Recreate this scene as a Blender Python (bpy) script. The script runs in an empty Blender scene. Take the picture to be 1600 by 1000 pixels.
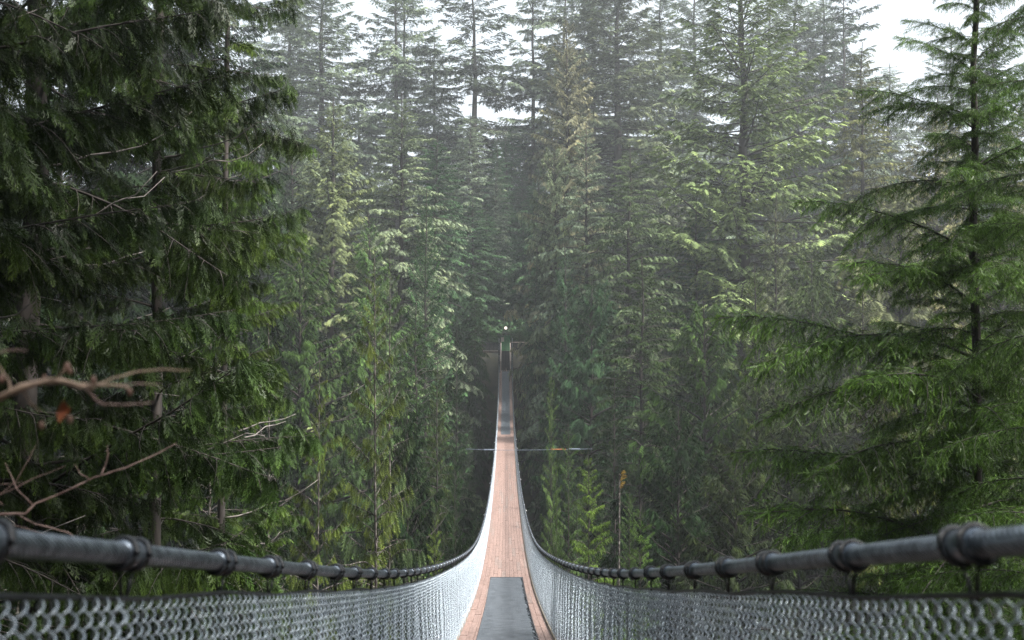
import bpy, math, random
import numpy as np
from mathutils import Matrix, Vector, Euler

random.seed(7)
R = math.radians
scene = bpy.context.scene
C = scene.collection

# ------------------------------------------------------------------ camera
F = 1556.0                                   # focal length in pixels of the 1600 px wide photo
cam_d = bpy.data.cameras.new('camera')
cam_d.lens = 35.0
cam_d.sensor_width = 36.0
cam_d.clip_start = 0.05
cam_d.clip_end = 3000
cam_d.dof.use_dof = True
cam_d.dof.focus_distance = 34.0
cam_d.dof.aperture_fstop = 3.8
cam = bpy.data.objects.new('camera', cam_d)
cam.location = (0, 0, 0)
cam.rotation_euler = (R(90) + math.atan(30 / F), 0, -math.atan(10 / F))
C.objects.link(cam)
scene.camera = cam

# ------------------------------------------------------------------ light
SUN_EL, SUN_AZ = R(56), R(108)               # azimuth measured from +Y towards +X
world = bpy.data.worlds.new('World')
scene.world = world
world.use_nodes = True
nt = world.node_tree
nt.nodes.clear()
wo = nt.nodes.new('ShaderNodeOutputWorld')
bg = nt.nodes.new('ShaderNodeBackground')
bg.inputs['Strength'].default_value = 0.062
sky = nt.nodes.new('ShaderNodeTexSky')
sky.sky_type = 'NISHITA'
sky.sun_disc = False
sky.sun_elevation = SUN_EL
sky.sun_rotation = SUN_AZ
sky.air_density = 1.0
sky.dust_density = 4.0
hs = nt.nodes.new('ShaderNodeHueSaturation')
hs.inputs['Saturation'].default_value = 0.35
mixc = nt.nodes.new('ShaderNodeMix')
mixc.data_type = 'RGBA'
mixc.inputs[0].default_value = 0.6           # overcast: even cloud over the clear sky
mixc.inputs[7].default_value = (8.6, 9.6, 10.4, 1)
nt.links.new(sky.outputs[0], hs.inputs['Color'])
nt.links.new(hs.outputs[0], mixc.inputs[6])
nt.links.new(mixc.outputs[2], bg.inputs['Color'])
nt.links.new(bg.outputs[0], wo.inputs['Surface'])

sun_d = bpy.data.lights.new('sun', 'SUN')
sun_d.energy = 4.7
sun_d.angle = R(10)
sun_d.color = (1.0, 0.97, 0.92)
sun = bpy.data.objects.new('sun', sun_d)
sd = Vector((math.sin(SUN_AZ) * math.cos(SUN_EL), math.cos(SUN_AZ) * math.cos(SUN_EL), math.sin(SUN_EL)))
sun.rotation_euler = sd.to_track_quat('Z', 'Y').to_euler()
sun.location = (0, 0, 80)
C.objects.link(sun)

vs = scene.view_settings
vs.view_transform = 'Standard'
vs.look = 'None'
vs.exposure = 1.55
vs.gamma = 1.0
vs.use_curve_mapping = False
cy = scene.cycles
cy.max_bounces = 8
cy.diffuse_bounces = 2
cy.glossy_bounces = 2
cy.transmission_bounces = 3
cy.transparent_max_bounces = 6
cy.volume_bounces = 0
cy.use_denoising = True
cy.denoising_prefilter = 'NONE'
cy.use_adaptive_sampling = False
cy.caustics_reflective = False
cy.caustics_refractive = False
cy.sample_clamp_indirect = 6.0


# ------------------------------------------------------------------ helpers
def mesh_from(name, V, Fc, mats, mi=None, var=None, smooth=False):
    V = np.asarray(V, dtype=np.float32)
    me = bpy.data.meshes.new(name)
    if isinstance(Fc, np.ndarray) and Fc.ndim == 2:
        k = Fc.shape[1]
        n = len(Fc)
        me.vertices.add(len(V))
        me.vertices.foreach_set('co', V.ravel())
        me.loops.add(n * k)
        me.loops.foreach_set('vertex_index', Fc.astype(np.int32).ravel())
        me.polygons.add(n)
        me.polygons.foreach_set('loop_start', np.arange(0, n * k, k, dtype=np.int32))
        me.polygons.foreach_set('loop_total', np.full(n, k, dtype=np.int32))
        me.update(calc_edges=True)
    else:
        me.from_pydata([tuple(v) for v in V.tolist()], [], [tuple(f) for f in Fc])
        me.update()
    for m in mats:
        me.materials.append(m)
    if mi is not None:
        me.polygons.foreach_set('material_index', np.asarray(mi, dtype=np.int32))
    if var is not None:
        at = me.attributes.new('var', 'FLOAT', 'POINT')
        at.data.foreach_set('value', np.asarray(var, dtype=np.float32))
    if smooth:
        me.polygons.foreach_set('use_smooth', np.ones(len(me.polygons), dtype=bool))
    return me


class MB:
    """collects primitives, then links them as one mesh object"""
    def __init__(self):
        self.V, self.F = [], []

    def add(self, V, Fc):
        o = len(self.V)
        self.V += [tuple(v) for v in V]
        self.F += [tuple(i + o for i in f) for f in Fc]

    def box(self, c, s, rot=None):
        hx, hy, hz = s[0] / 2, s[1] / 2, s[2] / 2
        vs_ = [Vector((x, y, z)) for x in (-hx, hx) for y in (-hy, hy) for z in (-hz, hz)]
        m = Euler(rot).to_matrix() if rot else Matrix.Identity(3)
        vs_ = [m @ v + Vector(c) for v in vs_]
        self.add(vs_, [(0, 1, 3, 2), (4, 6, 7, 5), (0, 4, 5, 1), (2, 3, 7, 6), (0, 2, 6, 4), (1, 5, 7, 3)])

    def tube(self, pts, rad, n=6, cap=True):
        pts = [Vector(p) for p in pts]
        m = len(pts)
        if not hasattr(rad, '__len__'):
            rad = [rad] * m
        rings = []
        up = Vector((0, 0, 1))
        for i, p in enumerate(pts):
            t = (pts[min(i + 1, m - 1)] - pts[max(i - 1, 0)]).normalized()
            ref = up if abs(t.z) < 0.9 else Vector((1, 0, 0))
            a = t.cross(ref).normalized()
            b = a.cross(t).normalized()
            rings.append([p + (a * math.cos(2 * math.pi * k / n) + b * math.sin(2 * math.pi * k / n)) * rad[i]
                          for k in range(n)])
        V = [v for r_ in rings for v in r_]
        Fc = [(i * n + k, i * n + (k + 1) % n, (i + 1) * n + (k + 1) % n, (i + 1) * n + k)
              for i in range(m - 1) for k in range(n)]
        if cap:
            Fc.append(tuple(range(n - 1, -1, -1)))
            Fc.append(tuple((m - 1) * n + k for k in range(n)))
        self.add(V, Fc)

    def sphere(self, c, r, n=12, m=8, sz=1.0):
        V = [(c[0], c[1], c[2] - r * sz)]
        for i in range(1, m):
            a = -math.pi / 2 + math.pi * i / m
            for k in range(n):
                V.append((c[0] + r * math.cos(a) * math.cos(2 * math.pi * k / n),
                          c[1] + r * math.cos(a) * math.sin(2 * math.pi * k / n), c[2] + r * sz * math.sin(a)))
        V.append((c[0], c[1], c[2] + r * sz))
        Fc = [(0, 1 + (k + 1) % n, 1 + k) for k in range(n)]
        for i in range(m - 2):
            for k in range(n):
                Fc.append((1 + i * n + k, 1 + i * n + (k + 1) % n, 1 + (i + 1) * n + (k + 1) % n, 1 + (i + 1) * n + k))
        b = 1 + (m - 2) * n
        Fc += [(b + k, b + (k + 1) % n, len(V) - 1) for k in range(n)]
        self.add(V, Fc)

    def mesh(self, name, mat, smooth=False):
        return mesh_from(name, self.V, self.F, [mat], smooth=smooth)

    def build(self, name, mat, parent=None, smooth=False, loc=None):
        return link(name, self.mesh(name, mat, smooth), parent, loc)


def link(name, data, parent=None, loc=None, rot=None, scale=None):
    o = bpy.data.objects.new(name, data)
    C.objects.link(o)
    if parent is not None:
        o.parent = parent
    if loc is not None:
        o.location = loc
    if rot is not None:
        o.rotation_euler = rot
    if scale is not None:
        o.scale = scale
    return o


def thing(name, label, cat, loc=(0, 0, 0), group=None, rot=(0, 0, 0)):
    o = bpy.data.objects.new(name, None)
    o.empty_display_size = 0.2
    C.objects.link(o)
    o.location = loc
    o.rotation_euler = rot
    o['label'] = label
    o['category'] = cat
    if group:
        o['group'] = group
    return o


def px(x, z):
    """metres right of the bridge axis for photo column x at distance z"""
    return (x - 790.0) / F * z


def py(y, z):
    return (530.0 - y) / F * z


# ------------------------------------------------------------------ materials
def new_mat(name):
    m = bpy.data.materials.new(name)
    m.use_nodes = True
    n = m.node_tree
    n.nodes.clear()
    out = n.nodes.new('ShaderNodeOutputMaterial')
    return m, n, out


def N(n, t, **kw):
    x = n.nodes.new(t)
    for k, v in kw.items():
        setattr(x, k, v)
    return x


def foliage_mat(name, rough=0.5, spec=0.35, trans=0.25):
    """leaf colour = the object's own colour, varied leaf by leaf and clump by clump"""
    m, n, out = new_mat(name)
    oi = N(n, 'ShaderNodeObjectInfo')
    at = N(n, 'ShaderNodeAttribute', attribute_name='var')
    tc = N(n, 'ShaderNodeTexCoord')
    no = N(n, 'ShaderNodeTexNoise')
    no.inputs['Scale'].default_value = 0.55
    no.inputs['Detail'].default_value = 2
    n.links.new(tc.outputs['Object'], no.inputs['Vector'])
    mr = N(n, 'ShaderNodeMapRange')
    mr.inputs['From Min'].default_value = 0.3
    mr.inputs['From Max'].default_value = 0.7
    mr.inputs['To Min'].default_value = 0.75
    mr.inputs['To Max'].default_value = 1.3
    n.links.new(no.outputs['Fac'], mr.inputs['Value'])
    mv = N(n, 'ShaderNodeMapRange')
    mv.inputs['To Min'].default_value = 0.25
    mv.inputs['To Max'].default_value = 2.3
    n.links.new(at.outputs['Fac'], mv.inputs['Value'])
    mu = N(n, 'ShaderNodeMath', operation='MULTIPLY')
    n.links.new(mr.outputs[0], mu.inputs[0])
    n.links.new(mv.outputs[0], mu.inputs[1])
    # yellower leaves at high var
    mx = N(n, 'ShaderNodeMix', data_type='RGBA')
    mx.blend_type = 'MULTIPLY'
    sq = N(n, 'ShaderNodeMath', operation='POWER')
    sq.inputs[1].default_value = 3.0
    n.links.new(at.outputs['Fac'], sq.inputs[0])
    n.links.new(sq.outputs[0], mx.inputs[0])
    n.links.new(oi.outputs['Color'], mx.inputs[6])
    mx.inputs[7].default_value = (1.22, 1.08, 0.8, 1)
    vm = N(n, 'ShaderNodeVectorMath', operation='SCALE')
    n.links.new(mx.outputs[2], vm.inputs[0])
    n.links.new(mu.outputs[0], vm.inputs['Scale'])
    bs = N(n, 'ShaderNodeBsdfPrincipled')
    bs.inputs['Roughness'].default_value = rough
    bs.inputs['Specular IOR Level'].default_value = spec
    n.links.new(vm.outputs[0], bs.inputs['Base Color'])
    tr = N(n, 'ShaderNodeBsdfTranslucent')
    n.links.new(vm.outputs[0], tr.inputs['Color'])
    ms = N(n, 'ShaderNodeMixShader')
    ms.inputs[0].default_value = trans
    n.links.new(bs.outputs[0], ms.inputs[1])
    n.links.new(tr.outputs[0], ms.inputs[2])
    n.links.new(ms.outputs[0], out.inputs['Surface'])
    return m


def noise_mat(name, c1, c2, scale=8.0, rough=0.8, stretch=(1, 1, 1), detail=5, bump=0.0, metallic=0.0, spec=0.5,
              coords='Object', lo=0.35, hi=0.65, objvar=0.0, bscale=None):
    m, n, out = new_mat(name)
    tc = N(n, 'ShaderNodeTexCoord')
    mp = N(n, 'ShaderNodeMapping')
    mp.inputs['Scale'].default_value = stretch
    n.links.new(tc.outputs[coords], mp.inputs['Vector'])
    no = N(n, 'ShaderNodeTexNoise')
    no.inputs['Scale'].default_value = scale
    no.inputs['Detail'].default_value = detail
    n.links.new(mp.outputs[0], no.inputs['Vector'])
    cr = N(n, 'ShaderNodeValToRGB')
    cr.color_ramp.elements[0].position = lo
    cr.color_ramp.elements[0].color = (*c1, 1)
    cr.color_ramp.elements[1].position = hi
    cr.color_ramp.elements[1].color = (*c2, 1)
    n.links.new(no.outputs['Fac'], cr.inputs[0])
    col = cr.outputs[0]
    if objvar:
        oi = N(n, 'ShaderNodeObjectInfo')
        mr = N(n, 'ShaderNodeMapRange')
        mr.inputs['To Min'].default_value = 1 - objvar
        mr.inputs['To Max'].default_value = 1 + objvar
        n.links.new(oi.outputs['Random'], mr.inputs['Value'])
        vm = N(n, 'ShaderNodeVectorMath', operation='SCALE')
        n.links.new(col, vm.inputs[0])
        n.links.new(mr.outputs[0], vm.inputs['Scale'])
        col = vm.outputs[0]
        # every board has its own stretch of grain
        am = N(n, 'ShaderNodeVectorMath', operation='ADD')
        sc_ = N(n, 'ShaderNodeMath', operation='MULTIPLY')
        sc_.inputs[1].default_value = 37.0
        n.links.new(oi.outputs['Random'], sc_.inputs[0])
        n.links.new(mp.outputs[0], am.inputs[0])
        n.links.new(sc_.outputs[0], am.inputs[1])
        n.links.new(am.outputs[0], no.inputs['Vector'])
    bs = N(n, 'ShaderNodeBsdfPrincipled')
    bs.inputs['Roughness'].default_value = rough
    bs.inputs['Metallic'].default_value = metallic
    bs.inputs['Specular IOR Level'].default_value = spec
    n.links.new(col, bs.inputs['Base Color'])
    if bump:
        bp = N(n, 'ShaderNodeBump')
        bp.inputs['Strength'].default_value = bump
        bp.inputs['Distance'].default_value = 0.02
        n.links.new(no.outputs['Fac'], bp.inputs['Height'])
        n.links.new(bp.outputs[0], bs.inputs['Normal'])
    n.links.new(bs.outputs[0], out.inputs['Surface'])
    return m


M_LEAF = foliage_mat('conifer_foliage', 0.6, 0.07, 0.12)
M_WET = foliage_mat('wet_conifer_foliage', 0.4, 0.18, 0.18)
M_BARK = noise_mat('dark_bark', (0.018, 0.015, 0.013), (0.06, 0.05, 0.045), 7, 0.9, (1, 1, 0.2), bump=0.6)
M_BARK_FAR = noise_mat('brown_bark', (0.022, 0.017, 0.015), (0.062, 0.05, 0.045), 2.5, 0.9, (1, 1, 0.2))
M_LICHEN = noise_mat('lichen_bark', (0.03, 0.022, 0.018), (0.22, 0.2, 0.18), 9, 0.85, (1, 1, 0.8), lo=0.45, hi=0.7)
M_PALE = noise_mat('pale_dead_wood', (0.11, 0.095, 0.088), (0.27, 0.24, 0.225), 12, 0.8)
M_TWIG = noise_mat('bare_twig_bark', (0.16, 0.1, 0.065), (0.4, 0.28, 0.2), 25, 0.6)
M_TWIG2 = noise_mat('reddish_twig_bark', (0.1, 0.05, 0.04), (0.3, 0.2, 0.17), 25, 0.6)
M_REDLEAF = noise_mat('dry_red_leaf', (0.16, 0.035, 0.012), (0.26, 0.07, 0.02), 25, 0.6)
M_BUD = noise_mat('brown_bud', (0.12, 0.06, 0.04), (0.2, 0.11, 0.08), 25, 0.6)
M_GROUND = noise_mat('forest_floor', (0.012, 0.014, 0.008), (0.05, 0.045, 0.025), 0.8, 0.95, detail=8, bump=0.8)
M_ROCK = noise_mat('mossy_rock', (0.03, 0.04, 0.02), (0.14, 0.13, 0.11), 0.9, 0.9, detail=8, bump=0.8)
M_WATER = noise_mat('river_water', (0.02, 0.045, 0.04), (0.05, 0.08, 0.07), 0.4, 0.12, bump=0.3)
M_PLANK = noise_mat('worn_pink_plank', (0.16, 0.102, 0.084), (0.26, 0.175, 0.148), 9, 0.62, (3, 0.25, 3), detail=6,
                    objvar=0.08, bump=0.15, lo=0.3, hi=0.7)
M_PLANKG = noise_mat('worn_grey_plank', (0.15, 0.105, 0.09), (0.25, 0.185, 0.16), 9, 0.62, (3, 0.25, 3), detail=6,
                     objvar=0.08, bump=0.15, lo=0.3, hi=0.7)
M_BEAM = noise_mat('tarred_beam', (0.03, 0.025, 0.02), (0.09, 0.07, 0.055), 6, 0.8)
M_EDGE = noise_mat('mossy_edge_board', (0.12, 0.1, 0.075), (0.3, 0.26, 0.2), 5, 0.8, (2, 0.5, 2))
M_MAT = noise_mat('black_rubber_mat', (0.035, 0.042, 0.05), (0.11, 0.124, 0.142), 5, 0.42, (1, 3.0, 1), detail=9, bump=0.3)
M_MATEDGE = noise_mat('wet_rubber_edge', (0.008, 0.008, 0.01), (0.02, 0.02, 0.024), 30, 0.3)
M_STEELD = noise_mat('dark_steel', (0.006, 0.0065, 0.008), (0.02, 0.022, 0.026), 20, 0.42, spec=0.35)
M_GREEN = noise_mat('green_painted_panel', (0.03, 0.14, 0.05), (0.06, 0.22, 0.08), 6, 0.5)
M_POSTER = noise_mat('booth_poster', (0.35, 0.32, 0.3), (0.6, 0.5, 0.42), 9, 0.5)
M_RAILWOOD = noise_mat('pale_handrail_wood', (0.35, 0.27, 0.24), (0.52, 0.42, 0.38), 8, 0.7)
M_STAIR = noise_mat('dark_stair_tread', (0.035, 0.032, 0.035), (0.085, 0.075, 0.078), 12, 0.7)
M_STAIRNOSE = noise_mat('worn_stair_nosing', (0.1, 0.09, 0.09), (0.2, 0.18, 0.18), 12, 0.6)
M_SHINGLE = noise_mat('dark_roof_board', (0.03, 0.032, 0.03), (0.07, 0.07, 0.065), 6, 0.8)
M_WHITE = noise_mat('white_plastic', (0.6, 0.6, 0.6), (0.75, 0.75, 0.74), 20, 0.4)
M_ORANGE = noise_mat('orange_sleeve', (0.3, 0.1, 0.03), (0.4, 0.15, 0.04), 20, 0.5)


def wire_mat(name, c1, c2, rough, metallic, ridge=0.0):
    m = noise_mat(name, c1, c2, 35, rough, (1, 1, 1), metallic=metallic, detail=3)
    return m


M_WIRE = wire_mat('galvanised_mesh_wire', (0.27, 0.315, 0.36), (0.52, 0.58, 0.64), 0.4, 0.65)
M_CABLE = wire_mat('galvanised_wire_rope', (0.09, 0.108, 0.135), (0.29, 0.33, 0.385), 0.34, 0.75)

M_ROPE = M_CABLE.copy()
M_ROPE.name = 'twisted_wire_rope'
n = M_ROPE.node_tree
bs = [x for x in n.nodes if x.type == 'BSDF_PRINCIPLED'][0]
at = N(n, 'ShaderNodeAttribute', attribute_name='var')
sn = N(n, 'ShaderNodeMath', operation='SINE')
n.links.new(at.outputs['Fac'], sn.inputs[0])
mr = N(n, 'ShaderNodeMapRange')
mr.inputs['From Min'].default_value = -1
mr.inputs['To Min'].default_value = 0.3
mr.inputs['To Max'].default_value = 1.3
n.links.new(sn.outputs[0], mr.inputs['Value'])
vm = N(n, 'ShaderNodeVectorMath', operation='SCALE')
src = bs.inputs['Base Color'].links[0].from_socket
n.links.new(src, vm.inputs[0])
n.links.new(mr.outputs[0], vm.inputs['Scale'])
n.links.new(vm.outputs[0], bs.inputs['Base Color'])
bp = N(n, 'ShaderNodeBump')
bp.inputs['Strength'].default_value = 0.7
bp.inputs['Distance'].default_value = 0.0015
n.links.new(sn.outputs[0], bp.inputs['Height'])
n.links.new(bp.outputs[0], bs.inputs['Normal'])

m, n, out = new_mat('globe_lamp_glass')
em = N(n, 'ShaderNodeEmission')
em.inputs['Color'].default_value = (1.0, 0.88, 0.78, 1)
em.inputs['Strength'].default_value = 0.7
n.links.new(em.outputs[0], out.inputs['Surface'])
M_GLOBE = m

# ------------------------------------------------------------------ terrain
GY = np.array([-120, -40, -3, 2, 6, 14, 30, 50, 60, 72, 86, 100, 112, 118.5, 121, 140, 175, 260, 700, 1500.])
GZ = np.array([6, 2, -1.6, -2.6, -6, -13, -28, -40, -44, -44, -36, -24, -11, -3.6, -1.6, -1.2, 1.5, 5, 12, 30.])


def ground(x, y):
    z = np.interp(y, GY, GZ)
    w = np.sin(x * 0.11 + 1.3) * np.cos(y * 0.09) * 1.6 + np.sin(x * 0.043 + y * 0.05) * 2.2 + np.sin(x * .31) * np.sin(y * .27) * .5
    damp = np.clip((np.abs(x) - 3) / 14.0, 0, 1)
    side = np.where(np.abs(x) > 30, (np.abs(x) - 30) * 0.06, 0)
    return z + w * damp + side


xs = np.concatenate([np.linspace(-900, -140, 14), np.linspace(-130, 130, 131), np.linspace(140, 900, 14)])
ys = np.concatenate([np.linspace(-120, -12, 12), np.linspace(-10, 190, 134), np.linspace(200, 1500, 30)])
XX, YY = np.meshgrid(xs, ys)
ZZ = ground(XX, YY) + np.random.RandomState(3).uniform(-.25, .25, XX.shape) * np.clip((np.abs(XX) - 3) / 5, 0, 1)
V = np.stack([XX, YY, ZZ], -1).reshape(-1, 3)
nx_, ny_ = len(xs), len(ys)
ii = np.arange(ny_ - 1)[:, None] * nx_ + np.arange(nx_ - 1)[None, :]
Fq = np.stack([ii, ii + 1, ii + nx_ + 1, ii + nx_], -1).reshape(-1, 4)
o = link('ground', mesh_from('ground', V, Fq, [M_GROUND], smooth=True))
o['kind'] = 'structure'
b = MB()
b.add([(-140, 50, -42.2), (140, 50, -42.2), (140, 83, -42.2), (-140, 83, -42.2)], [(0, 1, 2, 3)])
o = b.build('river', M_WATER)
o['kind'] = 'structure'

# ------------------------------------------------------------------ suspension bridge
fitz = np.array([-4, 1.48, 6.1, 14.3, 26, 39, 52, 65, 78, 91, 103.6, 114.5, 119.])
fitd = np.array([.12, 1.45, 2.58, 4.32, 6.4, 7.85, 8.6, 8.82, 8.5, 7.65, 6.05, 3.55, 2.2])


def spline(xk, yk):
    n_ = len(xk)
    h = np.diff(xk)
    A = np.eye(n_)
    r_ = np.zeros(n_)
    for i in range(1, n_ - 1):
        A[i, i - 1], A[i, i], A[i, i + 1] = h[i - 1], 2 * (h[i - 1] + h[i]), h[i]
        r_[i] = 6 * ((yk[i + 1] - yk[i]) / h[i] - (yk[i] - yk[i - 1]) / h[i - 1])
    Mk = np.linalg.solve(A, r_)

    def f(x):
        i = int(np.clip(np.searchsorted(xk, x) - 1, 0, n_ - 2))
        a, b_ = xk[i + 1] - x, x - xk[i]
        return (Mk[i] * a ** 3 + Mk[i + 1] * b_ ** 3) / (6 * h[i]) + (yk[i] / h[i] - Mk[i] * h[i] / 6) * a + \
            (yk[i + 1] / h[i] - Mk[i + 1] * h[i] / 6) * b_
    return f


deck_f = spline(fitz, fitd)


def deck(z):
    return -float(deck_f(z))


def slope(z):
    return math.atan((deck(z + .3) - deck(z - .3)) / .6)


RAILH, RAILX, HW = 1.15, 0.755, 0.70
Z0, Z1 = -1.5, 114.6
bridge = thing('suspension_bridge', 'long sagging footbridge with pinkish plank deck and wire mesh sides', 'bridge', (0, 0, 0))


def on_deck(name, data, x, z, dz=0.0, parent=None, kind=None, rz=0.0):
    o = link(name, data, parent if parent is not None else bridge, (x, z, deck(z) + dz), (slope(z), 0, rz))
    return o


# planks: 12 across, staggered, each its own board
plank_part = bpy.data.objects.new('deck', None)
C.objects.link(plank_part)
plank_part.parent = bridge
NP = 12
PW = 2 * HW / NP
PL = 2.4
plank_meshes = []
rs = np.random.RandomState(11)
for k in range(6):
    b = MB()
    w, l, t = PW - 0.0035, PL - 0.005, 0.035
    seg = 3
    for s in range(seg):
        pass
    e = 0.002
    V = []
    for (yy) in (-l / 2, l / 2):
        V += [(-w / 2, yy, -t), (w / 2, yy, -t), (w / 2, yy, -e), (w / 2 - e, yy, 0), (-w / 2 + e, yy, 0), (-w / 2, yy, -e)]
    Fc = [(i, (i + 1) % 6, 6 + (i + 1) % 6, 6 + i) for i in range(6)] + [(5, 4, 3, 2, 1, 0), (6, 7, 8, 9, 10, 11)]
    b.add(V, Fc)
    plank_meshes.append(b.mesh('plank', M_PLANKG if k == 5 else M_PLANK))
stuffV, stuffF = [], []
count = 0
for c in range(NP):
    off = [0, 1.3, .6, 1.9, 1.0, .3, 1.6, .8, 2.1, .45, 1.45, 1.15][c]
    z = Z0 + off
    while z < Z1:
        zc = z + PL / 2
        x = -HW + PW * (c + .5)
        if zc < Z1 - .2:
            jit = rs.uniform(-.003, .003)
            if 12.3 < zc < 71:
                m_ = plank_meshes[5] if rs.rand() < .13 else plank_meshes[rs.randint(5)]
                o = on_deck('plank', m_, x, zc, jit, plank_part)
                count += 1
            else:
                a = slope(zc)
                src = plank_meshes[0]
                oo = len(stuffV)
                for v in src.vertices:
                    stuffV.append((x + v.co.x, zc + v.co.y * math.cos(a), deck(zc) + jit + v.co.z + v.co.y * math.sin(a)))
                for p_ in src.polygons:
                    stuffF.append(tuple(oo + q for q in p_.vertices))
        z += PL
o = link('plank_rows', mesh_from('plank_rows', stuffV, stuffF, [M_PLANK]), bridge)
o['kind'] = 'stuff'

# mossy edge boards, under-deck cables and cross beams
for s in (-1, 1):
    b = MB()
    zz = np.arange(Z0, Z1, 1.5)
    prof = [(s * (HW + .002), -.05), (s * (HW + .034), -.05), (s * (HW + .034), .045), (s * (HW + .002), .045)]
    V, Fc = [], []
    for z in zz:
        for (a_, b_) in prof:
            V.append((a_, z, deck(z) + b_))
    for i in range(len(zz) - 1):
        for k in range(4):
            Fc.append((i * 4 + k, i * 4 + (k + 1) % 4, i * 4 + 4 + (k + 1) % 4, i * 4 + 4 + k))
    b.add(V, Fc)
    b.build('edge_board', M_EDGE, bridge)
    for xx in (.35, .6):
        b = MB()
        b.tube([(s * xx, z, deck(z) - .21) for z in np.arange(Z0, Z1 + 4, 3)], .022, 6)
        b.build('deck_cable', M_CABLE, bridge, smooth=True)
b = MB()
for z in np.arange(Z0 + .4, Z1, 1.2):
    b.box((0, z, deck(z) - .11), (2 * HW + .24, .1, .13), (slope(z), 0, 0))
o = b.build('crossbeams', M_BEAM, bridge)
o['kind'] = 'stuff'

# rubber mats
def mat_strip(z0, z1, x0, x1, fringe):
    b = MB()
    zz = np.arange(z0, z1 + .01, 0.5)
    V, Fc = [], []
    for z in zz:
        h = deck(z) + .006
        V += [(x0, z, h), (x1, z, h), (x1, z, h + .012), (x0, z, h + .012)]
    for i in range(len(zz) - 1):
        for k in range(4):
            Fc.append((i * 4 + k, i * 4 + (k + 1) % 4, i * 4 + 4 + (k + 1) % 4, i * 4 + 4 + k))
    k = (len(zz) - 1) * 4
    Fc += [(3, 2, 1, 0), (k, k + 1, k + 2, k + 3)]
    b.add(V, Fc)
    o = b.build('rubber_mat', M_MAT, bridge)
    if fringe:
        b = MB()
        z = z0
        rr = random.Random(4)
        while z < z1 - .3:
            w = rr.uniform(.05, .16)
            L = rr.uniform(.015, .075)
            h = deck(z) + .0215
            h2 = deck(z + w) + .0215
            b.add([(x1 - L, z + w * .3, h), (x1 + .012, z, h - .001), (x1 + .012, z + w * .9, h2 - .001), (x1 - L * .7, z + w * .6, h2)], [(0, 1, 2, 3)])
            z += w
        b.build('frayed_edge', M_MATEDGE, o)
    b = MB()
    b.box((.5 * (x0 + x1), z1, deck(z1) + .008), (x1 - x0 + .02, .05, .016), (slope(z1), 0, 0))
    b.build('mat_edge_strip', M_STEELD, o)


def z_at(ypx, lo, hi):
    best = min(np.arange(lo, hi, .05), key=lambda z: abs(530 - F * deck(z) / z - ypx))
    return float(best)


zm = z_at(901, 15, 45)
mat_strip(6.0, zm, -.42, .475, True)
zf0 = z_at(665, 45, 85)
mat_strip(zf0, Z1 - .5, -.40, .42, False)
print('mat z', zm, zf0, 'deck end px', 530 - F * deck(Z1) / Z1, count)


def rail_z(z):
    return deck(z) + RAILH


# handrail wire ropes with twisted strands near the camera
for s in (-1, 1):
    zn = np.concatenate([np.arange(-1.5, 7.0, 0.04), np.arange(7.0, 20, .1), np.arange(20, Z1 + 4, .8)])
    n_s = 28
    ph = np.linspace(-math.pi / 2, 1.5 * math.pi, n_s + 1)      # seam underneath
    V, TW = [], []
    for z in zn:
        hz = rail_z(min(z, Z1 + 1.5))
        V.append(np.stack([s * RAILX + .0228 * np.cos(ph), np.full(n_s + 1, z), hz + .0228 * np.sin(ph)], 1))
        TW.append(ph * 11 + z * 11 * 33.0)
    V = np.concatenate(V)
    m_ = len(zn)
    a = np.arange(m_ - 1)[:, None] * (n_s + 1)
    k = np.arange(n_s)[None, :]
    Fq = np.stack([a + k, a + k + 1, a + n_s + 2 + k, a + n_s + 1 + k], -1).reshape(-1, 4)
    o = link('handrail_cable', mesh_from('handrail_cable', V, Fq, [M_ROPE], smooth=True, var=np.concatenate(TW)), bridge)
    o['label'] = 'thick handrail wire rope on the %s side' % ('left' if s < 0 else 'right')
    b = MB()
    b.tube([(s * RAILX, z, rail_z(z) - .085 + .006 * math.sin(z * 5.2)) for z in np.arange(-1.5, Z1, .3)], .0055, 6)
    b.build('mesh_top_cable', M_STEELD, bridge, smooth=True)

# clamps: two dark rings round the rope, a sleeve between and a hanger down to the mesh cable
b = MB()
for dy in (-.036, .036):
    pts = [(.0295 * math.cos(a), dy + .01 * math.sin(a), .0295 * math.sin(a)) for a in np.linspace(0, 2 * math.pi, 15)]
    b.tube(pts, .0072, 8, cap=False)
b.tube([(0, 0.036, -.028), (.002, .02, -.055), (0, .01, -.088)], .004, 5)
b.tube([(0, -0.036, -.028), (-.002, -.02, -.055), (0, -.01, -.088)], .004, 5)
n_dark = len(b.F)
b.tube([(0, -.05, 0), (0, -.034, 0), (0, .034, 0), (0, .05, 0)], [.0235, .0268, .0268, .0235], 16)
clamp_me = mesh_from('rope_clamp', b.V, b.F, [M_STEELD, M_CABLE], mi=[0] * n_dark + [1] * (len(b.F) - n_dark), smooth=True)
cV, cF = [], []
for s in (-1, 1):
    for i in range(195):
        z = -1.0 + (i * .6) + (.22 if s > 0 else .03) + .03 * math.sin(i * 2.3)
        if z > Z1:
            break
        if i < 150:
            o = link('rope_clamp', clamp_me, bridge, (s * RAILX, z, rail_z(z)), (slope(z), 0, 0))
        else:
            oo = len(cV)
            for v in clamp_me.vertices:
                cV.append((s * RAILX + v.co.x, z + v.co.y, rail_z(z) + v.co.z))
            for p_ in clamp_me.polygons:
                cF.append(tuple(oo + q for q in p_.vertices))
o = link('far_rope_clamps', mesh_from('far_rope_clamps', cV, cF, [M_STEELD], smooth=True), bridge)
o['kind'] = 'stuff'


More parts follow.
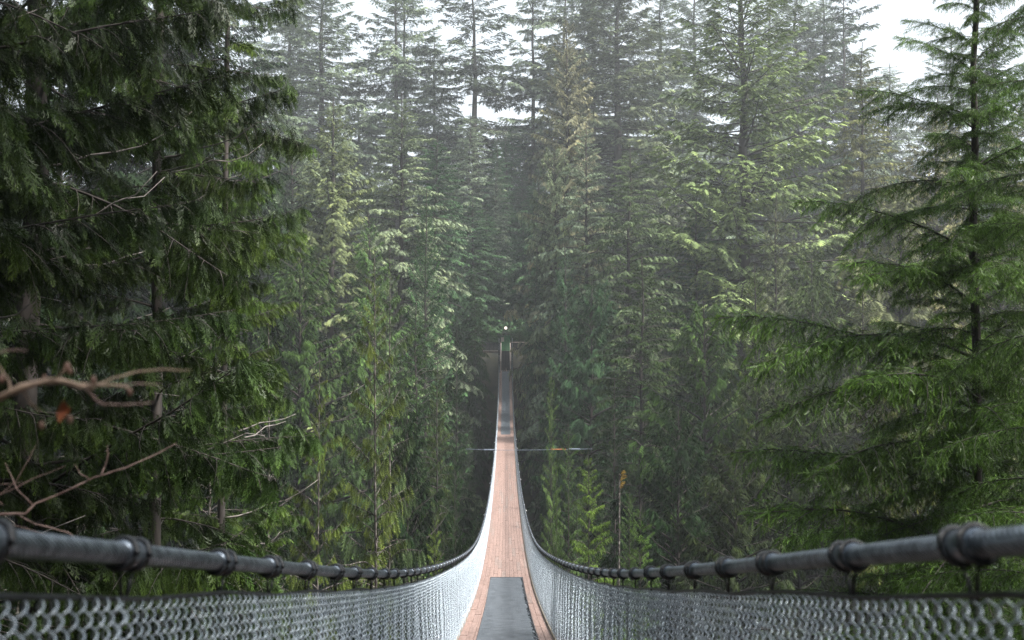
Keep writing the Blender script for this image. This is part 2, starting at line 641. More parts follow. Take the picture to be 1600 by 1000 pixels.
# chain-link mesh: interlocked zigzag wires, one panel mesh reused along the bridge
def link_panel(length, height, pitch, sides, per, rad, seed, lod=0):
    rg = np.random.RandomState(seed)
    A = pitch / 2
    nw = int(round(length / A))
    nh = int(round(height / A))
    ts = np.linspace(0, nh, nh * per + 1)
    allV, allF = [], []
    ph = np.arange(sides) / sides * 2 * math.pi
    for w in range(nw):
        par = w % 2
        tri = np.abs(((ts + par) % 2) - 1) * 2 - 1            # triangle wave -1..1
        tri = np.sign(tri) * np.abs(tri) ** .82
        dep = np.sin((ts + par) * math.pi + math.pi / 2 * 0 ) * .0095
        yy = (w + .5) * A - length / 2 + tri * A * .56
        zz = -ts * A
        wob = .012 * math.sin(w * .35 + seed) + .006 * math.sin(w * 1.7 + seed * 2)
        xx = dep + wob * np.sin(ts / nh * math.pi) + .004 * np.sin(zz * 9 + seed)
        yy = yy + .004 * np.sin(zz * 7 + w * .8)
        P = np.stack([xx, yy, zz], 1)
        T = np.gradient(P, axis=0)
        T /= np.linalg.norm(T, axis=1)[:, None]
        a = np.cross(T, np.array([1, 0, 0]))
        a /= np.linalg.norm(a, axis=1)[:, None]
        bb = np.cross(T, a)
        ring = P[:, None, :] + rad * (a[:, None, :] * np.cos(ph)[None, :, None] + bb[:, None, :] * np.sin(ph)[None, :, None])
        base = sum(len(v) for v in allV)
        allV.append(ring.reshape(-1, 3))
        i0 = np.arange(len(ts) - 1)[:, None] * sides
        k = np.arange(sides)[None, :]
        allF.append(base + np.stack([i0 + k, i0 + (k + 1) % sides, i0 + sides + (k + 1) % sides, i0 + sides + k], -1).reshape(-1, 4))
    return mesh_from('mesh_panel', np.concatenate(allV), np.concatenate(allF), [M_WIRE], smooth=True)


PAN = 1.08
MH = RAILH - .09 - .02
near_pan = [link_panel(PAN, MH, .054, 5, 4, .0020, k) for k in range(3)]
far_pan = [link_panel(PAN, MH, .054, 3, 2, .0021, 10 + k, 1) for k in range(2)]
for s in (-1, 1):
    i = 0
    z = -1.2 + PAN / 2
    while z < Z1 - .3:
        me = near_pan[i % 3] if z < 14 else far_pan[i % 2]
        lean = math.atan((RAILX - HW - .012) / MH)
        o = link('mesh_panel', me, bridge, (s * RAILX, z, rail_z(z) - .088), (slope(z), s * lean, 0))
        if i % 2:
            o.scale = (1, -1, 1) if False else (1, 1, 1)
        z += PAN * math.cos(slope(z)) * .998
        i += 1

# little white bulbs clipped on the outside
b = MB()
b.tube([(0, 0, 0), (.05, 0, -.005), (.07, 0, -.03)], .007, 5)
b.sphere((.075, 0, -.055), .022, 8, 6)
bulb_me = b.mesh('clip_bulb', M_WHITE, True)
for s in (-1, 1):
    for k, z in enumerate([26, 30, 34.5, 39, 43, 48, 53, 58, 63, 69, 75]):
        o = link('clip_bulb', bulb_me, bridge, (s * (RAILX + .01), z + (1.7 if s > 0 else 0), rail_z(z + (1.7 if s > 0 else 0)) - .1 - .15 * (k % 3)), (0, 0, 0 if s > 0 else math.pi))

# ------------------------------------------------------------------ far landing
LY, LZ = 121.2, -1.42
ZD = deck(Z1)
st = thing('staircase', 'steep dark wooden stairs climbing from the bridge to the far platform', 'stairs', (0, Z1, ZD))
ns = 15
for k in range(ns):
    y = (k + .5) * (LY - Z1) / ns
    z = (k + 1) * (LZ - ZD) / ns
    b = MB()
    b.box((0, 0, -.02), (.92, (LY - Z1) / ns + .03, .04))
    b.box((0, .2, -.02 - (LZ - ZD) / ns / 2), (.9, .02, (LZ - ZD) / ns - .045))
    o = b.build('tread', M_STAIR, st, loc=(0, y, z))
    b = MB()
    b.box((0, -(LY - Z1) / ns / 2 - .02, .003), (.92, .035, .014))
    b.build('nosing', M_STAIRNOSE, o)
for s in (-1, 1):
    b = MB()
    b.add([(s * .47, 0, -.3), (s * .52, 0, -.3), (s * .52, 0, .05), (s * .47, 0, .05),
           (s * .47, LY - Z1, LZ - ZD - .3), (s * .52, LY - Z1, LZ - ZD - .3), (s * .52, LY - Z1, LZ - ZD + .03), (s * .47, LY - Z1, LZ - ZD + .03)],
          [(0, 1, 2, 3), (4, 7, 6, 5), (0, 3, 7, 4), (1, 5, 6, 2), (3, 2, 6, 7), (0, 4, 5, 1)])
    b.build('stringer', M_BEAM, st)
    b = MB()
    b.tube([(s * .56, .1, .95), (s * .56, LY - Z1, LZ - ZD + .95)], .055, 8)
    b.build('handrail', M_RAILWOOD, st)
    for y in (.1, 2.2, 4.3, LY - Z1):
        b = MB()
        b.box((s * .56, y, y / (LY - Z1) * (LZ - ZD) + .42), (.09, .09, 1.05))
        b.build('post', M_RAILWOOD, st)
lp = thing('viewing_platform', 'dark railed timber platform at the far end of the bridge', 'platform', (0, LY, LZ))
b = MB()
b.box((0, 2.7, -.12), (6.4, 5.2, .2))
b.build('platform_floor', M_BEAM, lp)
for sx, x0, x1, lab in ((-1, -2.8, -.62, 0), (1, .62, 3.1, 0)):
    b = MB()
    b.box(((x0 + x1) / 2, .1, 1.05), (x1 - x0, .1, .09))
    b.build('top_rail', M_RAILWOOD if sx > 0 else M_STEELD, lp)
    b = MB()
    b.box(((x0 + x1) / 2, .12, .5), (x1 - x0, .025, .92))
    b.build('rail_panel', M_SHINGLE, lp)
    for x in (x0, x1):
        b = MB()
        b.box((x, .06, .35), (.15, .15, 1.75))
        b.build('corner_post', M_BEAM, lp)
    for k in range(4):
        b = MB()
        b.box((x0 + (x1 - x0) * (k + .5) / 4, .05, .5), (.05, .05, 1.0))
        b.build('baluster', M_STEELD, lp)
for s in (-1, 1):      # tall anchor posts where the handrail ropes end
    b = MB()
    b.box((s * .8, -2.6, -.6), (.14, .14, 3.0))
    b.build('anchor_post', M_STEELD, lp)
    b = MB()
    b.tube([(s * RAILX, -5.0, 2.12 - 1.9), (s * .78, -2.6, .85), (s * .8, .1, 1.5)], .03, 6)
    b.build('anchor_cable', M_CABLE, lp)
bo = thing('green_booth', 'narrow green wooden booth behind the top of the stairs', 'booth', (-.02, LY + 2.4, LZ))
b = MB()
b.box((.2, 0, .95), (.74, .5, 1.9))
b.build('booth_wall', M_GREEN, bo)
b = MB()
b.box((-.35, -.02, .55), (.34, .4, 1.1))
b.build('low_panel', M_GREEN, bo)
b = MB()
b.box((-.35, -.02, 1.38), (.4, .06, .56))
f_ = b.build('notice_board', M_POSTER, bo)
b = MB()
b.box((-.35, -.055, 1.70), (.44, .05, .06))
b.build('board_cap', M_GREEN, f_)
for x in (-.02, .18, .42):
    b = MB()
    b.box((x, -.265, .95), (.035, .03, 1.9))
    b.build('batten', M_SHINGLE, bo)
for s in (-1, 1):
    b = MB()
    b.box((s * .3 + .02, -.1, 2.14), (1.5 if s > 0 else 1.5, .9, .05), (0, s * .18, 0))
    b.build('roof_board', M_SHINGLE, bo)
la = thing('globe_lamp', 'glowing white globe lamp on a thin post above the green booth', 'lamp', (0.02, LY + 3.1, LZ))
b = MB()
b.tube([(0, 0, 0), (0, 0, 2.62)], .04, 8)
b.build('post', M_STEELD, la)
b = MB()
b.tube([(-.45, 0, 2.32), (-.2, 0, 2.42), (0, 0, 2.3), (.2, 0, 2.42), (.45, 0, 2.32)], .03, 6)
b.tube([(0, 0, 2.56), (0, 0, 2.64)], .09, 10)
b.build('bracket', M_STEELD, la)
b = MB()
b.sphere((0, 0, 2.82), .18, 18, 12)
b.build('globe', M_GLOBE, la, smooth=True)

# guy wire crossing the canyon below
gw = thing('guy_wire', 'short thin steel wire crossing under the deck between trees, with grey and orange sleeves', 'cable', (0, 66, py(703, 66)))
b = MB()
b.tube([(px(728, 66), 0, .08), (px(760, 66), 0, .02), (0, 0, 0), (px(860, 66), 0, .02), (px(925, 66), 0, .08)], .016, 6)
b.build('wire', M_CABLE, gw)
b = MB()
b.tube([(px(860, 66), -.01, .05), (px(884, 66), -.01, .05)], .035, 8)
b.build('orange_sleeve', M_ORANGE, gw)
b = MB()
b.tube([(px(889, 66), -.01, .06), (px(906, 66), -.01, .06)], .06, 8)
b.build('grey_sleeve', M_CABLE, gw)
b = MB()
b.tube([(px(756, 66), -.01, .02), (px(773, 66), -.01, .02)], .055, 8)
b.build('grey_sleeve', M_CABLE, gw)


# ------------------------------------------------------------------ foliage generators (numpy)
def leaf_template(kind):
    """triangles of one spray, tip along +X, flat in XY"""
    V, Fc = [], []

    def tri(a, b_, c_):
        o_ = len(V)
        V.extend([a, b_, c_])
        Fc.append((o_, o_ + 1, o_ + 2))

    def kite(p, d, l, w, sag):
        dx, dy = d
        nx, ny = -dy, dx
        mx, my = p[0] + dx * l * .45, p[1] + dy * l * .45
        a = (p[0], p[1], p[2])
        b_ = (mx + nx * w, my + ny * w, p[2] - sag * .35)
        c_ = (p[0] + dx * l, p[1] + dy * l, p[2] - sag)
        d_ = (mx - nx * w, my - ny * w, p[2] - sag * .35)
        tri(a, b_, c_)
        tri(a, c_, d_)
    if kind == 'frond':                       # flat drooping cedar frond with leaflets
        rq = random.Random(3)
        for i in range(11):
            t = .03 + .085 * i
            sg = 1 if i % 2 else -1
            l = .46 * (1 - .6 * t) * rq.uniform(.6, 1.15)
            a = R(rq.uniform(24, 40))
            dx, dy = math.cos(a), sg * math.sin(a)
            z_ = -.2 * t * t
            kite((t, 0, z_), (dx, dy), l, .021, .07)
            for f_, tt in ((1, .35), (-1, .5), (1, .68)):
                a2 = a * sg + f_ * R(34)
                kite((t + dx * l * tt, dy * l * tt, z_ - .05 * tt), (math.cos(a2), math.sin(a2)), l * .36, .015, .04)
        tri((0, -.014, 0), (0, .014, 0), (1.0, 0, -.22))
        kite((.86, 0, -.15), (1, .1), .28, .02, .06)
    elif kind == 'needle':                    # hemlock twig, short needles both sides
        n_ = 11
        for i in range(n_):
            t = .04 + .9 * i / (n_ - 1)
            l = .17 * (1 - .45 * t)
            for s in (-1, 1):
                a = R(62)
                sx_, sy_ = math.cos(a), s * math.sin(a)
                z_ = -.2 * t * t
                tri((t - .032, 0, z_), (t + .032, 0, z_), (t + sx_ * l, sy_ * l, z_ + (.03 if i % 2 else -.03)))
        tri((0, -.012, .01), (0, .012, .01), (1.05, 0, -.2))
    elif kind == 'mid':                       # cheaper frond
        for i in range(4):
            t = .05 + .24 * i
            l = .42 * (1 - .5 * abs(t - .35))
            for s in (-1, 1):
                a = R(42)
                dx, dy = math.cos(a), s * math.sin(a)
                tri((t - .04, 0, -.2 * t * t), (t + .1, 0, -.2 * t * t), (t + dx * l, dy * l, -.2 * t * t - .08))
        tri((0, -.03, 0), (0, .03, 0), (1.1, 0, -.25))
    elif kind == 'far':                       # solid little fan with a ragged outline
        for i, (t, l) in enumerate(((.0, .42), (.27, .44), (.54, .34))):
            for s in (-1, 1):
                a = R(44)
                dx, dy = math.cos(a), s * math.sin(a)
                z_ = -.22 * t * t
                tri((t - .04, 0, z_), (t + .24, 0, z_ - .03), (t + .05 + dx * l, dy * l, z_ - .1 * (1 + t)))
        tri((.6, -.07, -.1), (.6, .07, -.1), (1.08, 0, -.3))
    elif kind == 'fan':                       # broad cedar spray of flat lobes
        for i, (t, l) in enumerate(((-.02, .40), (.2, .5), (.42, .44), (.64, .32))):
            for s in (-1, 1):
                a = R(40)
                dx, dy = math.cos(a), s * math.sin(a)
                z_ = -.2 * t * t
                tt = t + (.06 if s > 0 else 0)
                tri((tt - .02, 0, z_), (tt + .2, 0, z_ - .02), (tt + dx * l, dy * l, z_ - .12))
        tri((.7, -.07, -.1), (.7, .07, -.1), (1.1, 0, -.28))
    return np.array(V, dtype=np.float64), np.array(Fc, dtype=np.int64)


TPL = {k: leaf_template(k) for k in ('frond', 'needle', 'mid', 'far', 'fan')}
# paler young growth towards the tips of a spray; on near boughs also painted sunlight
TIP = {k: np.clip(np.hypot(v[0][:, 0], v[0][:, 1] * 1.3), 0, 1.1) / 1.1 for k, v in TPL.items()}


def unit(v):
    return v / (np.linalg.norm(v, axis=-1, keepdims=True) + 1e-9)


def curve_pts(p0, d0, L, g, n_, rg, wig=.03, up=0.0):
    """polyline of length L that starts along d0 and bends by gravity g (up: tip turns up)"""
    P = [np.array(p0, float)]
    d = np.array(d0, float)
    for i in range(n_):
        d = d + np.array([0, 0, -g + up * (i / n_) * 2]) / n_ + rg.normal(0, wig, 3)
        d = d / np.linalg.norm(d)
        P.append(P[-1] + d * L / n_)
    return np.array(P)


def sample(P, t):
    f = t * (len(P) - 1)
    i = min(int(f), len(P) - 2)
    u = f - i
    return P[i] * (1 - u) + P[i + 1] * u, unit(P[i + 1] - P[i])


def tube_np(P, r0, r1, sides=5):
    P = np.asarray(P)
    T = np.gradient(P, axis=0)
    T = unit(T)
    ref = np.where(np.abs(T[:, 2:3]) > .9, np.array([[1., 0, 0]]), np.array([[0, 0, 1.]]))
    a = unit(np.cross(T, ref))
    bb = np.cross(a, T)
    ph = np.arange(sides) / sides * 2 * math.pi
    rr = np.linspace(r0, r1, len(P)) if np.isscalar(r1) else r1
    ring = P[:, None, :] + rr[:, None, None] * (a[:, None, :] * np.cos(ph)[None, :, None] + bb[:, None, :] * np.sin(ph)[None, :, None])
    i0 = np.arange(len(P) - 1)[:, None] * sides
    k = np.arange(sides)[None, :]
    q = np.stack([i0 + k, i0 + (k + 1) % sides, i0 + sides + (k + 1) % sides, i0 + sides + k], -1).reshape(-1, 4)
    return ring.reshape(-1, 3), q


def make_branch(rg, L, tpl, e0=10, sag=.5, up=.0, nlet=20, let_len=.35, let_ang=55, let_g=.6, leaf=.2, leaf_sp=.1,
                leaf_g=.6, leaf_ang=40, start=.12, sub=0, width_tip=.35, rad=.03, woodsides=5, jit=.25, let_n=4, along=0, face='up', lean_wood=False, tipc=.5, vary=.2):
    """returns leaf verts/faces/var and wood verts/quads; branch runs along +X from the origin"""
    main = curve_pts((0, 0, 0), (math.cos(R(e0)), 0, math.sin(R(e0))), L, sag, 8, rg, .035, up)
    wood = [(main, rad, rad * .15)]
    pos, dirs, nrm, siz = [], [], [], []

    def put_leaves(P, Ln, gscale=1.0):
        k = max(2, int(Ln / leaf_sp))
        for j in range(k + 1):
            t = (j + .4) / (k + 1)
            p, d = sample(P, min(t, .999))
            side = unit(np.cross(d, np.array([0, 0, 1.])) + 1e-6)
            ends = (1, -1) if j < k else (0,)
            for s in ends:
                a = R(leaf_ang) * (1 + rg.normal(0, .2))
                dd = d * math.cos(a) + side * s * math.sin(a) if s else d
                dd = unit(dd + np.array([0, 0, -leaf_g * gscale * rg.uniform(.6, 1.4)]) + rg.normal(0, jit * .5, 3))
                nn = np.array([0, 0, 1.]) + rg.normal(0, jit, 3)
                if face == 'rand':
                    nn = nn + side * rg.normal(0, 1.0) + d * rg.normal(0, .6)
                elif face == 'out':
                    nn = np.array([1.0, 0, .7]) + rg.normal(0, jit, 3)
                pos.append(p)
                dirs.append(dd)
                nrm.append(nn)
                siz.append(leaf * rg.uniform(.65, 1.25) * (1 - .35 * t * (Ln > leaf * 2)))
    for i in range(nlet):
        t = start + (1 - start) * (i + .5) / nlet
        p, d = sample(main, min(t, .999))
        s = 1 if i % 2 else -1
        prof = math.sin(math.pi * min(1, (t - start) / (1 - start) * .8 + .16)) * (1 - width_tip * t)
        ll = L * let_len * prof * rg.uniform(1 - vary * 2, 1 + vary)
        side = unit(np.cross(d, np.array([0, 0, 1.])))
        a = R(let_ang) * (1 + rg.normal(0, vary * .8))
        dd = unit(d * math.cos(a) + side * s * math.sin(a) + np.array([0, 0, rg.normal(0, .12)]))
        P = curve_pts(p, dd, ll, let_g, let_n, rg, .05)
        wood.append((P, rad * .3, rad * .08))
        if sub and ll > leaf * 3:
            ns_ = sub
            for q in range(ns_):
                tt = .15 + .8 * (q + .5) / ns_
                p2, d2 = sample(P, tt)
                side2 = unit(np.cross(d2, np.array([0, 0, 1.])) + 1e-6)
                s2 = 1 if q % 2 else -1
                d3 = unit(d2 * .65 + side2 * s2 * .75 + rg.normal(0, .1, 3))
                P2 = curve_pts(p2, d3, ll * .42 * (1 - .5 * tt), let_g * 1.1, 3, rg, .06)
                put_leaves(P2, ll * .42 * (1 - .5 * tt))
        put_leaves(P, ll)
    put_leaves(main[-3:], L * .25)
    if along:
        for i in range(along):
            t = .12 + .85 * (i + .5) / along
            p, d = sample(main, t)
            side = unit(np.cross(d, np.array([0, 0, 1.])))
            dd = unit(d * .5 + side * (1 if i % 2 else -1) * rg.uniform(.3, 1) + np.array([0, 0, rg.uniform(.0, .9)]))
            put_leaves(curve_pts(p, dd, leaf * rg.uniform(1.2, 2.6), .9, 3, rg, .06), leaf * 2, .5)
    pos, dirs, nrm, siz = map(np.array, (pos, dirs, nrm, siz))
    X = unit(dirs)
    Y = unit(np.cross(nrm, X))
    Zv = np.cross(X, Y)
    M = np.stack([X, Y * rg.uniform(.7, 1.15, len(X))[:, None], Zv * rg.uniform(-.2, 2.0, len(X))[:, None]], -1) * siz[:, None, None]
    tv, tf = TPL[tpl]
    LV = (np.einsum('nij,kj->nki', M, tv) + pos[:, None, :]).reshape(-1, 3)
    LF = (tf[None] + (np.arange(len(pos)) * len(tv))[:, None, None]).reshape(-1, 3)
    var = np.clip((rg.normal(.45, .16, len(pos))[:, None] + tipc * (TIP[tpl] - .5)[None, :]).ravel(), 0, 1)
    WV, WF, o_ = [], [], 0
    for (P, r0, r1) in wood:
        v, q = tube_np(P, r0, r1, woodsides if r0 == rad else 3)
        WV.append(v)
        WF.append(q + o_)
        o_ += len(v)
    if lean_wood:
        WV, WF = WV[:1], WF[:1]
    return LV, LF, var, np.concatenate(WV), np.concatenate(WF), main


def make_tree(rg, H, Rad, branches, nb, crown0=.1, prof=.85, topround=.0, e_top=35, e_bot=-12, irr=.25, layer=0,
              trunk_r=None, clump=0.0, Lb=1.0, keep_limb=True, gap=0.0):
    """branches: list of branch arrays of unit length Lb. returns crown(V,F,var), limbs(V,F), trunk(V,F)"""
    cV, cF, cvar, wV, wF = [], [], [], [], []
    co = wo_ = 0
    az = rg.uniform(0, 6.28)
    lean = rg.normal(0, .012, 2)
    for i in range(nb):
        u = ((i + .5) / nb) ** 1.12                          # 0 top .. 1 base of crown
        if layer:
            u = (math.floor(u * layer) + rg.normal(.5, .16)) / layer
            u = min(max(u, 0.002), 1)
        if gap and (math.sin(u * 23 + 1) > 1 - gap):
            if rg.rand() < .75:
                continue
        h = H * (1 - u * (1 - crown0)) * .985
        az += 2.399 + rg.normal(0, .35)
        r = Rad * (u ** prof) * (1 - topround * max(0, u - .7)) + Rad * .05
        r *= 1 + rg.normal(0, irr)
        if clump:
            r *= 1 + clump * math.sin(az * 2 + h * .35) * math.sin(h * .5)
        r = max(r, Rad * .05)
        el = R(e_top + (e_bot - e_top) * min(1, u * 1.6)) + rg.normal(0, .12)
        bi = branches[rg.randint(len(branches))]
        s = r / Lb
        ca, sa = math.cos(az), math.sin(az)
        ce, se = math.cos(el), math.sin(el)
        roll = rg.normal(0, .18)
        Ry = np.array([[ce, 0, -se], [0, 1, 0], [se, 0, ce]])
        Rx = np.array([[1, 0, 0], [0, math.cos(roll), -math.sin(roll)], [0, math.sin(roll), math.cos(roll)]])
        Rz = np.array([[ca, -sa, 0], [sa, ca, 0], [0, 0, 1]])
        sy = s ** .8 * (1.0) if s > 0 else s
        S = np.diag([s, max(s, sy * .9), max(s, sy * .9)])
        M = Rz @ Ry @ Rx @ S
        p = np.array([lean[0] * h * (1 - h / H), lean[1] * h * (1 - h / H), h])
        LV, LF, var, WV_, WF_, _ = bi
        cV.append(LV @ M.T + p)
        cF.append(LF + co)
        cvar.append(np.clip(var + rg.normal(0, .12), 0, 1))
        co += len(LV)
        if keep_limb:
            wV.append(WV_ @ M.T + p)
            wF.append(WF_ + wo_)
            wo_ += len(WV_)
    tr = trunk_r or H * .011
    hs_ = np.linspace(0, H, 14)
    P = np.stack([lean[0] * hs_ * (1 - hs_ / H), lean[1] * hs_ * (1 - hs_ / H), hs_], 1)
    P[1:-1, :2] += rg.normal(0, tr * .15, (12, 2))
    rr = tr * (1 - .93 * (hs_ / H) ** 1.05)
    rr[0] *= 1.35
    tv, tq = tube_np(P, 0, rr, 10)
    return (np.concatenate(cV), np.concatenate(cF), np.concatenate(cvar)), \
        (np.concatenate(wV), np.concatenate(wF)) if wV else None, (tv, tq)


TREE = {}


def reg(kind, H, Rad, tree, bark=M_BARK_FAR, leafmat=M_LEAF):
    cr, lb, tk = tree
    TREE[kind] = dict(H=H, R=Rad,
                      crown=mesh_from('crown', cr[0], cr[1], [leafmat], var=cr[2]),
                      limbs=mesh_from('limbs', lb[0], lb[1], [bark]) if lb else None,
                      trunk=mesh_from('trunk', tk[0], tk[1], [bark], smooth=True))
    print(kind, len(cr[1]), len(lb[1]) * 2 if lb else 0)


rg = np.random.RandomState(5)
# far species: unit branches (length 1, scaled to the branch radius in metres)
B_fir = [make_branch(rg, 1.0, 'far', e0=8, sag=.45, up=.7, nlet=14, let_len=.42, let_g=.5, leaf=.13, leaf_sp=.11, leaf_g=.35,
                     leaf_ang=42, start=.2, rad=.014, woodsides=4, jit=.28, lean_wood=True, vary=.3) for _ in range(5)]
B_spr = [make_branch(rg, 1.0, 'far', e0=14, sag=.5, up=.9, nlet=15, let_len=.36, let_g=.6, leaf=.092, leaf_sp=.084, leaf_g=.5,
                     leaf_ang=38, start=.15, rad=.014, woodsides=4, jit=.25, lean_wood=True, vary=.25) for _ in range(5)]
B_ced = [make_branch(rg, 1.0, 'fan', e0=5, sag=.8, up=.9, nlet=12, let_len=.42, let_g=.9, leaf=.135, leaf_sp=.13, leaf_g=.9,
                     leaf_ang=40, start=.2, rad=.014, woodsides=4, jit=.4, face='out', tipc=.35, lean_wood=True, vary=.3) for _ in range(5)]
B_hem = [make_branch(rg, 1.0, 'far', e0=10, sag=.85, up=.0, nlet=15, let_len=.36, let_g=.75, leaf=.108, leaf_sp=.095, leaf_g=.65,
                     leaf_ang=40, start=.14, rad=.012, woodsides=4, jit=.25, lean_wood=True, vary=.3) for _ in range(5)]
reg('fir_tall', 50, 5.5, make_tree(rg, 50, 5.5, B_fir, 280, crown0=.24, prof=.55, topround=.6, e_top=38, e_bot=-14, irr=.28,
                                    layer=70, trunk_r=.5))
reg('fir_sparse', 56, 5.0, make_tree(rg, 56, 5.0, B_fir, 190, crown0=.34, prof=.4, topround=.8, e_top=20, e_bot=-20, irr=.4,
                                      layer=30, trunk_r=.46, gap=.5))
reg('fir_sparse_b', 56, 5.0, make_tree(rg, 56, 5.0, B_fir, 165, crown0=.3, prof=.35, topround=.8, e_top=15, e_bot=-22, irr=.4,
                                        layer=34, trunk_r=.42, gap=.35))
reg('spruce', 44, 7.5, make_tree(rg, 44, 7.5, B_spr, 380, crown0=.08, prof=.8, topround=.4, e_top=40, e_bot=-6, irr=.16,
                                  layer=75, trunk_r=.42))
reg('cedar_cone', 38, 5.0, make_tree(rg, 38, 5.0, B_ced, 320, crown0=.04, prof=.62, topround=.5, e_top=50, e_bot=0, irr=.2,
                                      clump=.25, trunk_r=.4))
reg('cedar_wide', 36, 6.5, make_tree(rg, 36, 6.5, B_ced, 325, crown0=.03, prof=.5, topround=.6, e_top=50, e_bot=-4, irr=.24,
                                      clump=.35, trunk_r=.4))
reg('hemlock', 40, 5.8, make_tree(rg, 40, 5.8, B_hem, 345, crown0=.05, prof=.6, topround=.5, e_top=35, e_bot=-14, irr=.22,
                                   clump=.15, trunk_r=.36))
reg('hemlock_b', 34, 5.2, make_tree(rg, 34, 5.2, B_hem, 345, crown0=.05, prof=.68, topround=.2, e_top=40, e_bot=-10, irr=.18,
                                     layer=80, trunk_r=.32))
# closer young trees and mid-distance cedars
B_hm = [make_branch(rg, 1.0, 'mid', e0=10, sag=.7, up=.1, nlet=16, let_len=.4, let_g=.55, leaf=.12, leaf_sp=.09, leaf_g=.6,
                    leaf_ang=42, start=.1, rad=.012, woodsides=4, jit=.3, lean_wood=True) for _ in range(4)]
B_cm = [make_branch(rg, 1.0, 'mid', e0=12, sag=.9, up=.6, nlet=13, let_len=.34, let_g=1.0, leaf=.16, leaf_sp=.1, leaf_g=1.6,
                    leaf_ang=35, start=.16, rad=.012, woodsides=4, jit=.45, face='rand') for _ in range(4)]
reg('young_hemlock', 24, 2.3, make_tree(rg, 24, 2.3, B_hm, 190, crown0=.25, prof=.5, topround=.2, e_top=45, e_bot=-12, irr=.18,
                                         trunk_r=.13))
reg('young_fir', 24, 2.4, make_tree(rg, 24, 2.4, B_hm, 180, crown0=.3, prof=.5, topround=.1, e_top=38, e_bot=0, irr=.14,
                                     layer=42, trunk_r=.12))
reg('mid_cedar', 26, 3.6, make_tree(rg, 26, 3.6, B_cm, 160, crown0=.05, prof=.7, topround=.3, e_top=40, e_bot=-5, irr=.25,
                                     clump=.3, trunk_r=.2), M_LICHEN)


GROUPS = {}


def plant(kind, x, z, top, wpx, label, col, name=None, cat='tree', group=None, rz=None, lean=0.0):
    if group is None and z >= 119 and top < 120:          # the tall rows stand well back on the plateau
        z *= 1.28
    t = TREE[kind]
    X = px(x, z)
    g = float(ground(np.array(X), np.array(z)))
    H = py(top, z) - g + .3
    Rw = wpx / 2 / F * z
    if group is None and kind[0] in 'ch' or kind == 'spruce':
        Rw *= 1.3
    if group is None and z < 76 and kind[0] not in 'ym':       # canyon shade put into the leaf colour
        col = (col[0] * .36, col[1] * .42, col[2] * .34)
    elif group is None and z < 92 and kind[0] not in 'ym':  # fainter canyon shade in the leaf colour, further back
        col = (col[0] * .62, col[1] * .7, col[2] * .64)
    cl = 1.35
    if z < 119 and group is None and abs(X) - Rw * .95 < cl:               # keep the bridge corridor clear
        d_ = cl - (abs(X) - Rw * .95)
        X += math.copysign(d_ * .5, X)
        Rw -= d_ * .54
        g = float(ground(np.array(X), np.array(z)))
        H = py(top, z) - g + .3
    rzv = random.uniform(0, 6.28) if rz is None else rz
    root = thing(name or {'f': 'fir_tree', 's': 'spruce_tree', 'c': 'cedar_tree', 'h': 'hemlock_tree', 'y': 'young_conifer',
                          'm': 'cedar_tree'}[kind[0]], label, cat, (X, z, g - .3), group, (lean, 0, rzv))
    s = Rw / t['R']
    root.scale = (s, s, H / t['H'])
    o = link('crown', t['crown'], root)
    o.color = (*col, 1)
    if t['limbs']:
        o = link('limbs', t['limbs'], root)
        o['kind'] = 'stuff'
    link('trunk', t['trunk'], root)
    return root


GG = (.13, .168, .112)     # grey green fir, paled in place of mist
DG = (.014, .036, .009)     # dark green
OL = (.105, .135, .035)       # olive cedar
BR = (.155, .155, .08)      # brownish, coned
BG = (.036, .072, .034)     # bluish dark


# ---- tall trees on the far bank
T_ = plant
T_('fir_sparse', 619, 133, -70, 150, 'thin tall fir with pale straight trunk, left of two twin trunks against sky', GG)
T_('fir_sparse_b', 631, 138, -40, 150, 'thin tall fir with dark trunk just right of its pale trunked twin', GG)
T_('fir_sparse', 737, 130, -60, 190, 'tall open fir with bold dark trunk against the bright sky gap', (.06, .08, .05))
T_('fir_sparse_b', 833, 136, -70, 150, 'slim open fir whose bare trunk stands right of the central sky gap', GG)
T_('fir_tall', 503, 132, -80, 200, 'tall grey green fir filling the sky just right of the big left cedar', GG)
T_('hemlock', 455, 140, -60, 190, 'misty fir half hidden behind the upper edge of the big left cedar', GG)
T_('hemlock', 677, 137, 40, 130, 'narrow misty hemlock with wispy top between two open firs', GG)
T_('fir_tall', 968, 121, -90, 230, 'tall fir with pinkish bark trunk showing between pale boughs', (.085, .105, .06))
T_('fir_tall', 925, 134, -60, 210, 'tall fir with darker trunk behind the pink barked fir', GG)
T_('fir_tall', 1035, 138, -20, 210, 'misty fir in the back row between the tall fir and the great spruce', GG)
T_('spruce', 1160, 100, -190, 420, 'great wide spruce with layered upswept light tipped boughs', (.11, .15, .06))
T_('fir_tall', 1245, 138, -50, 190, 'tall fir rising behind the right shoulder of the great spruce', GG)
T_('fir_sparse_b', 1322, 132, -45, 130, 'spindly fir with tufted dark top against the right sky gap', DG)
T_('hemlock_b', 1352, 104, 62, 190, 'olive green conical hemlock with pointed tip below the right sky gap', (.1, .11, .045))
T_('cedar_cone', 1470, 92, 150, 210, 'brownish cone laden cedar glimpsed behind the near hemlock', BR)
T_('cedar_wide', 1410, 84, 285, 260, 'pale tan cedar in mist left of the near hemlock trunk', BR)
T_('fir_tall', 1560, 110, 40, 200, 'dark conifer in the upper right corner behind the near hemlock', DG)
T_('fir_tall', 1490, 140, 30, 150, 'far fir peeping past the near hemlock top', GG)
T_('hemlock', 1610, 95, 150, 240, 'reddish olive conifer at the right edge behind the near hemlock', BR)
T_('cedar_wide', 1570, 75, 400, 280, 'olive cedar low at the right edge behind the near hemlock', OL)
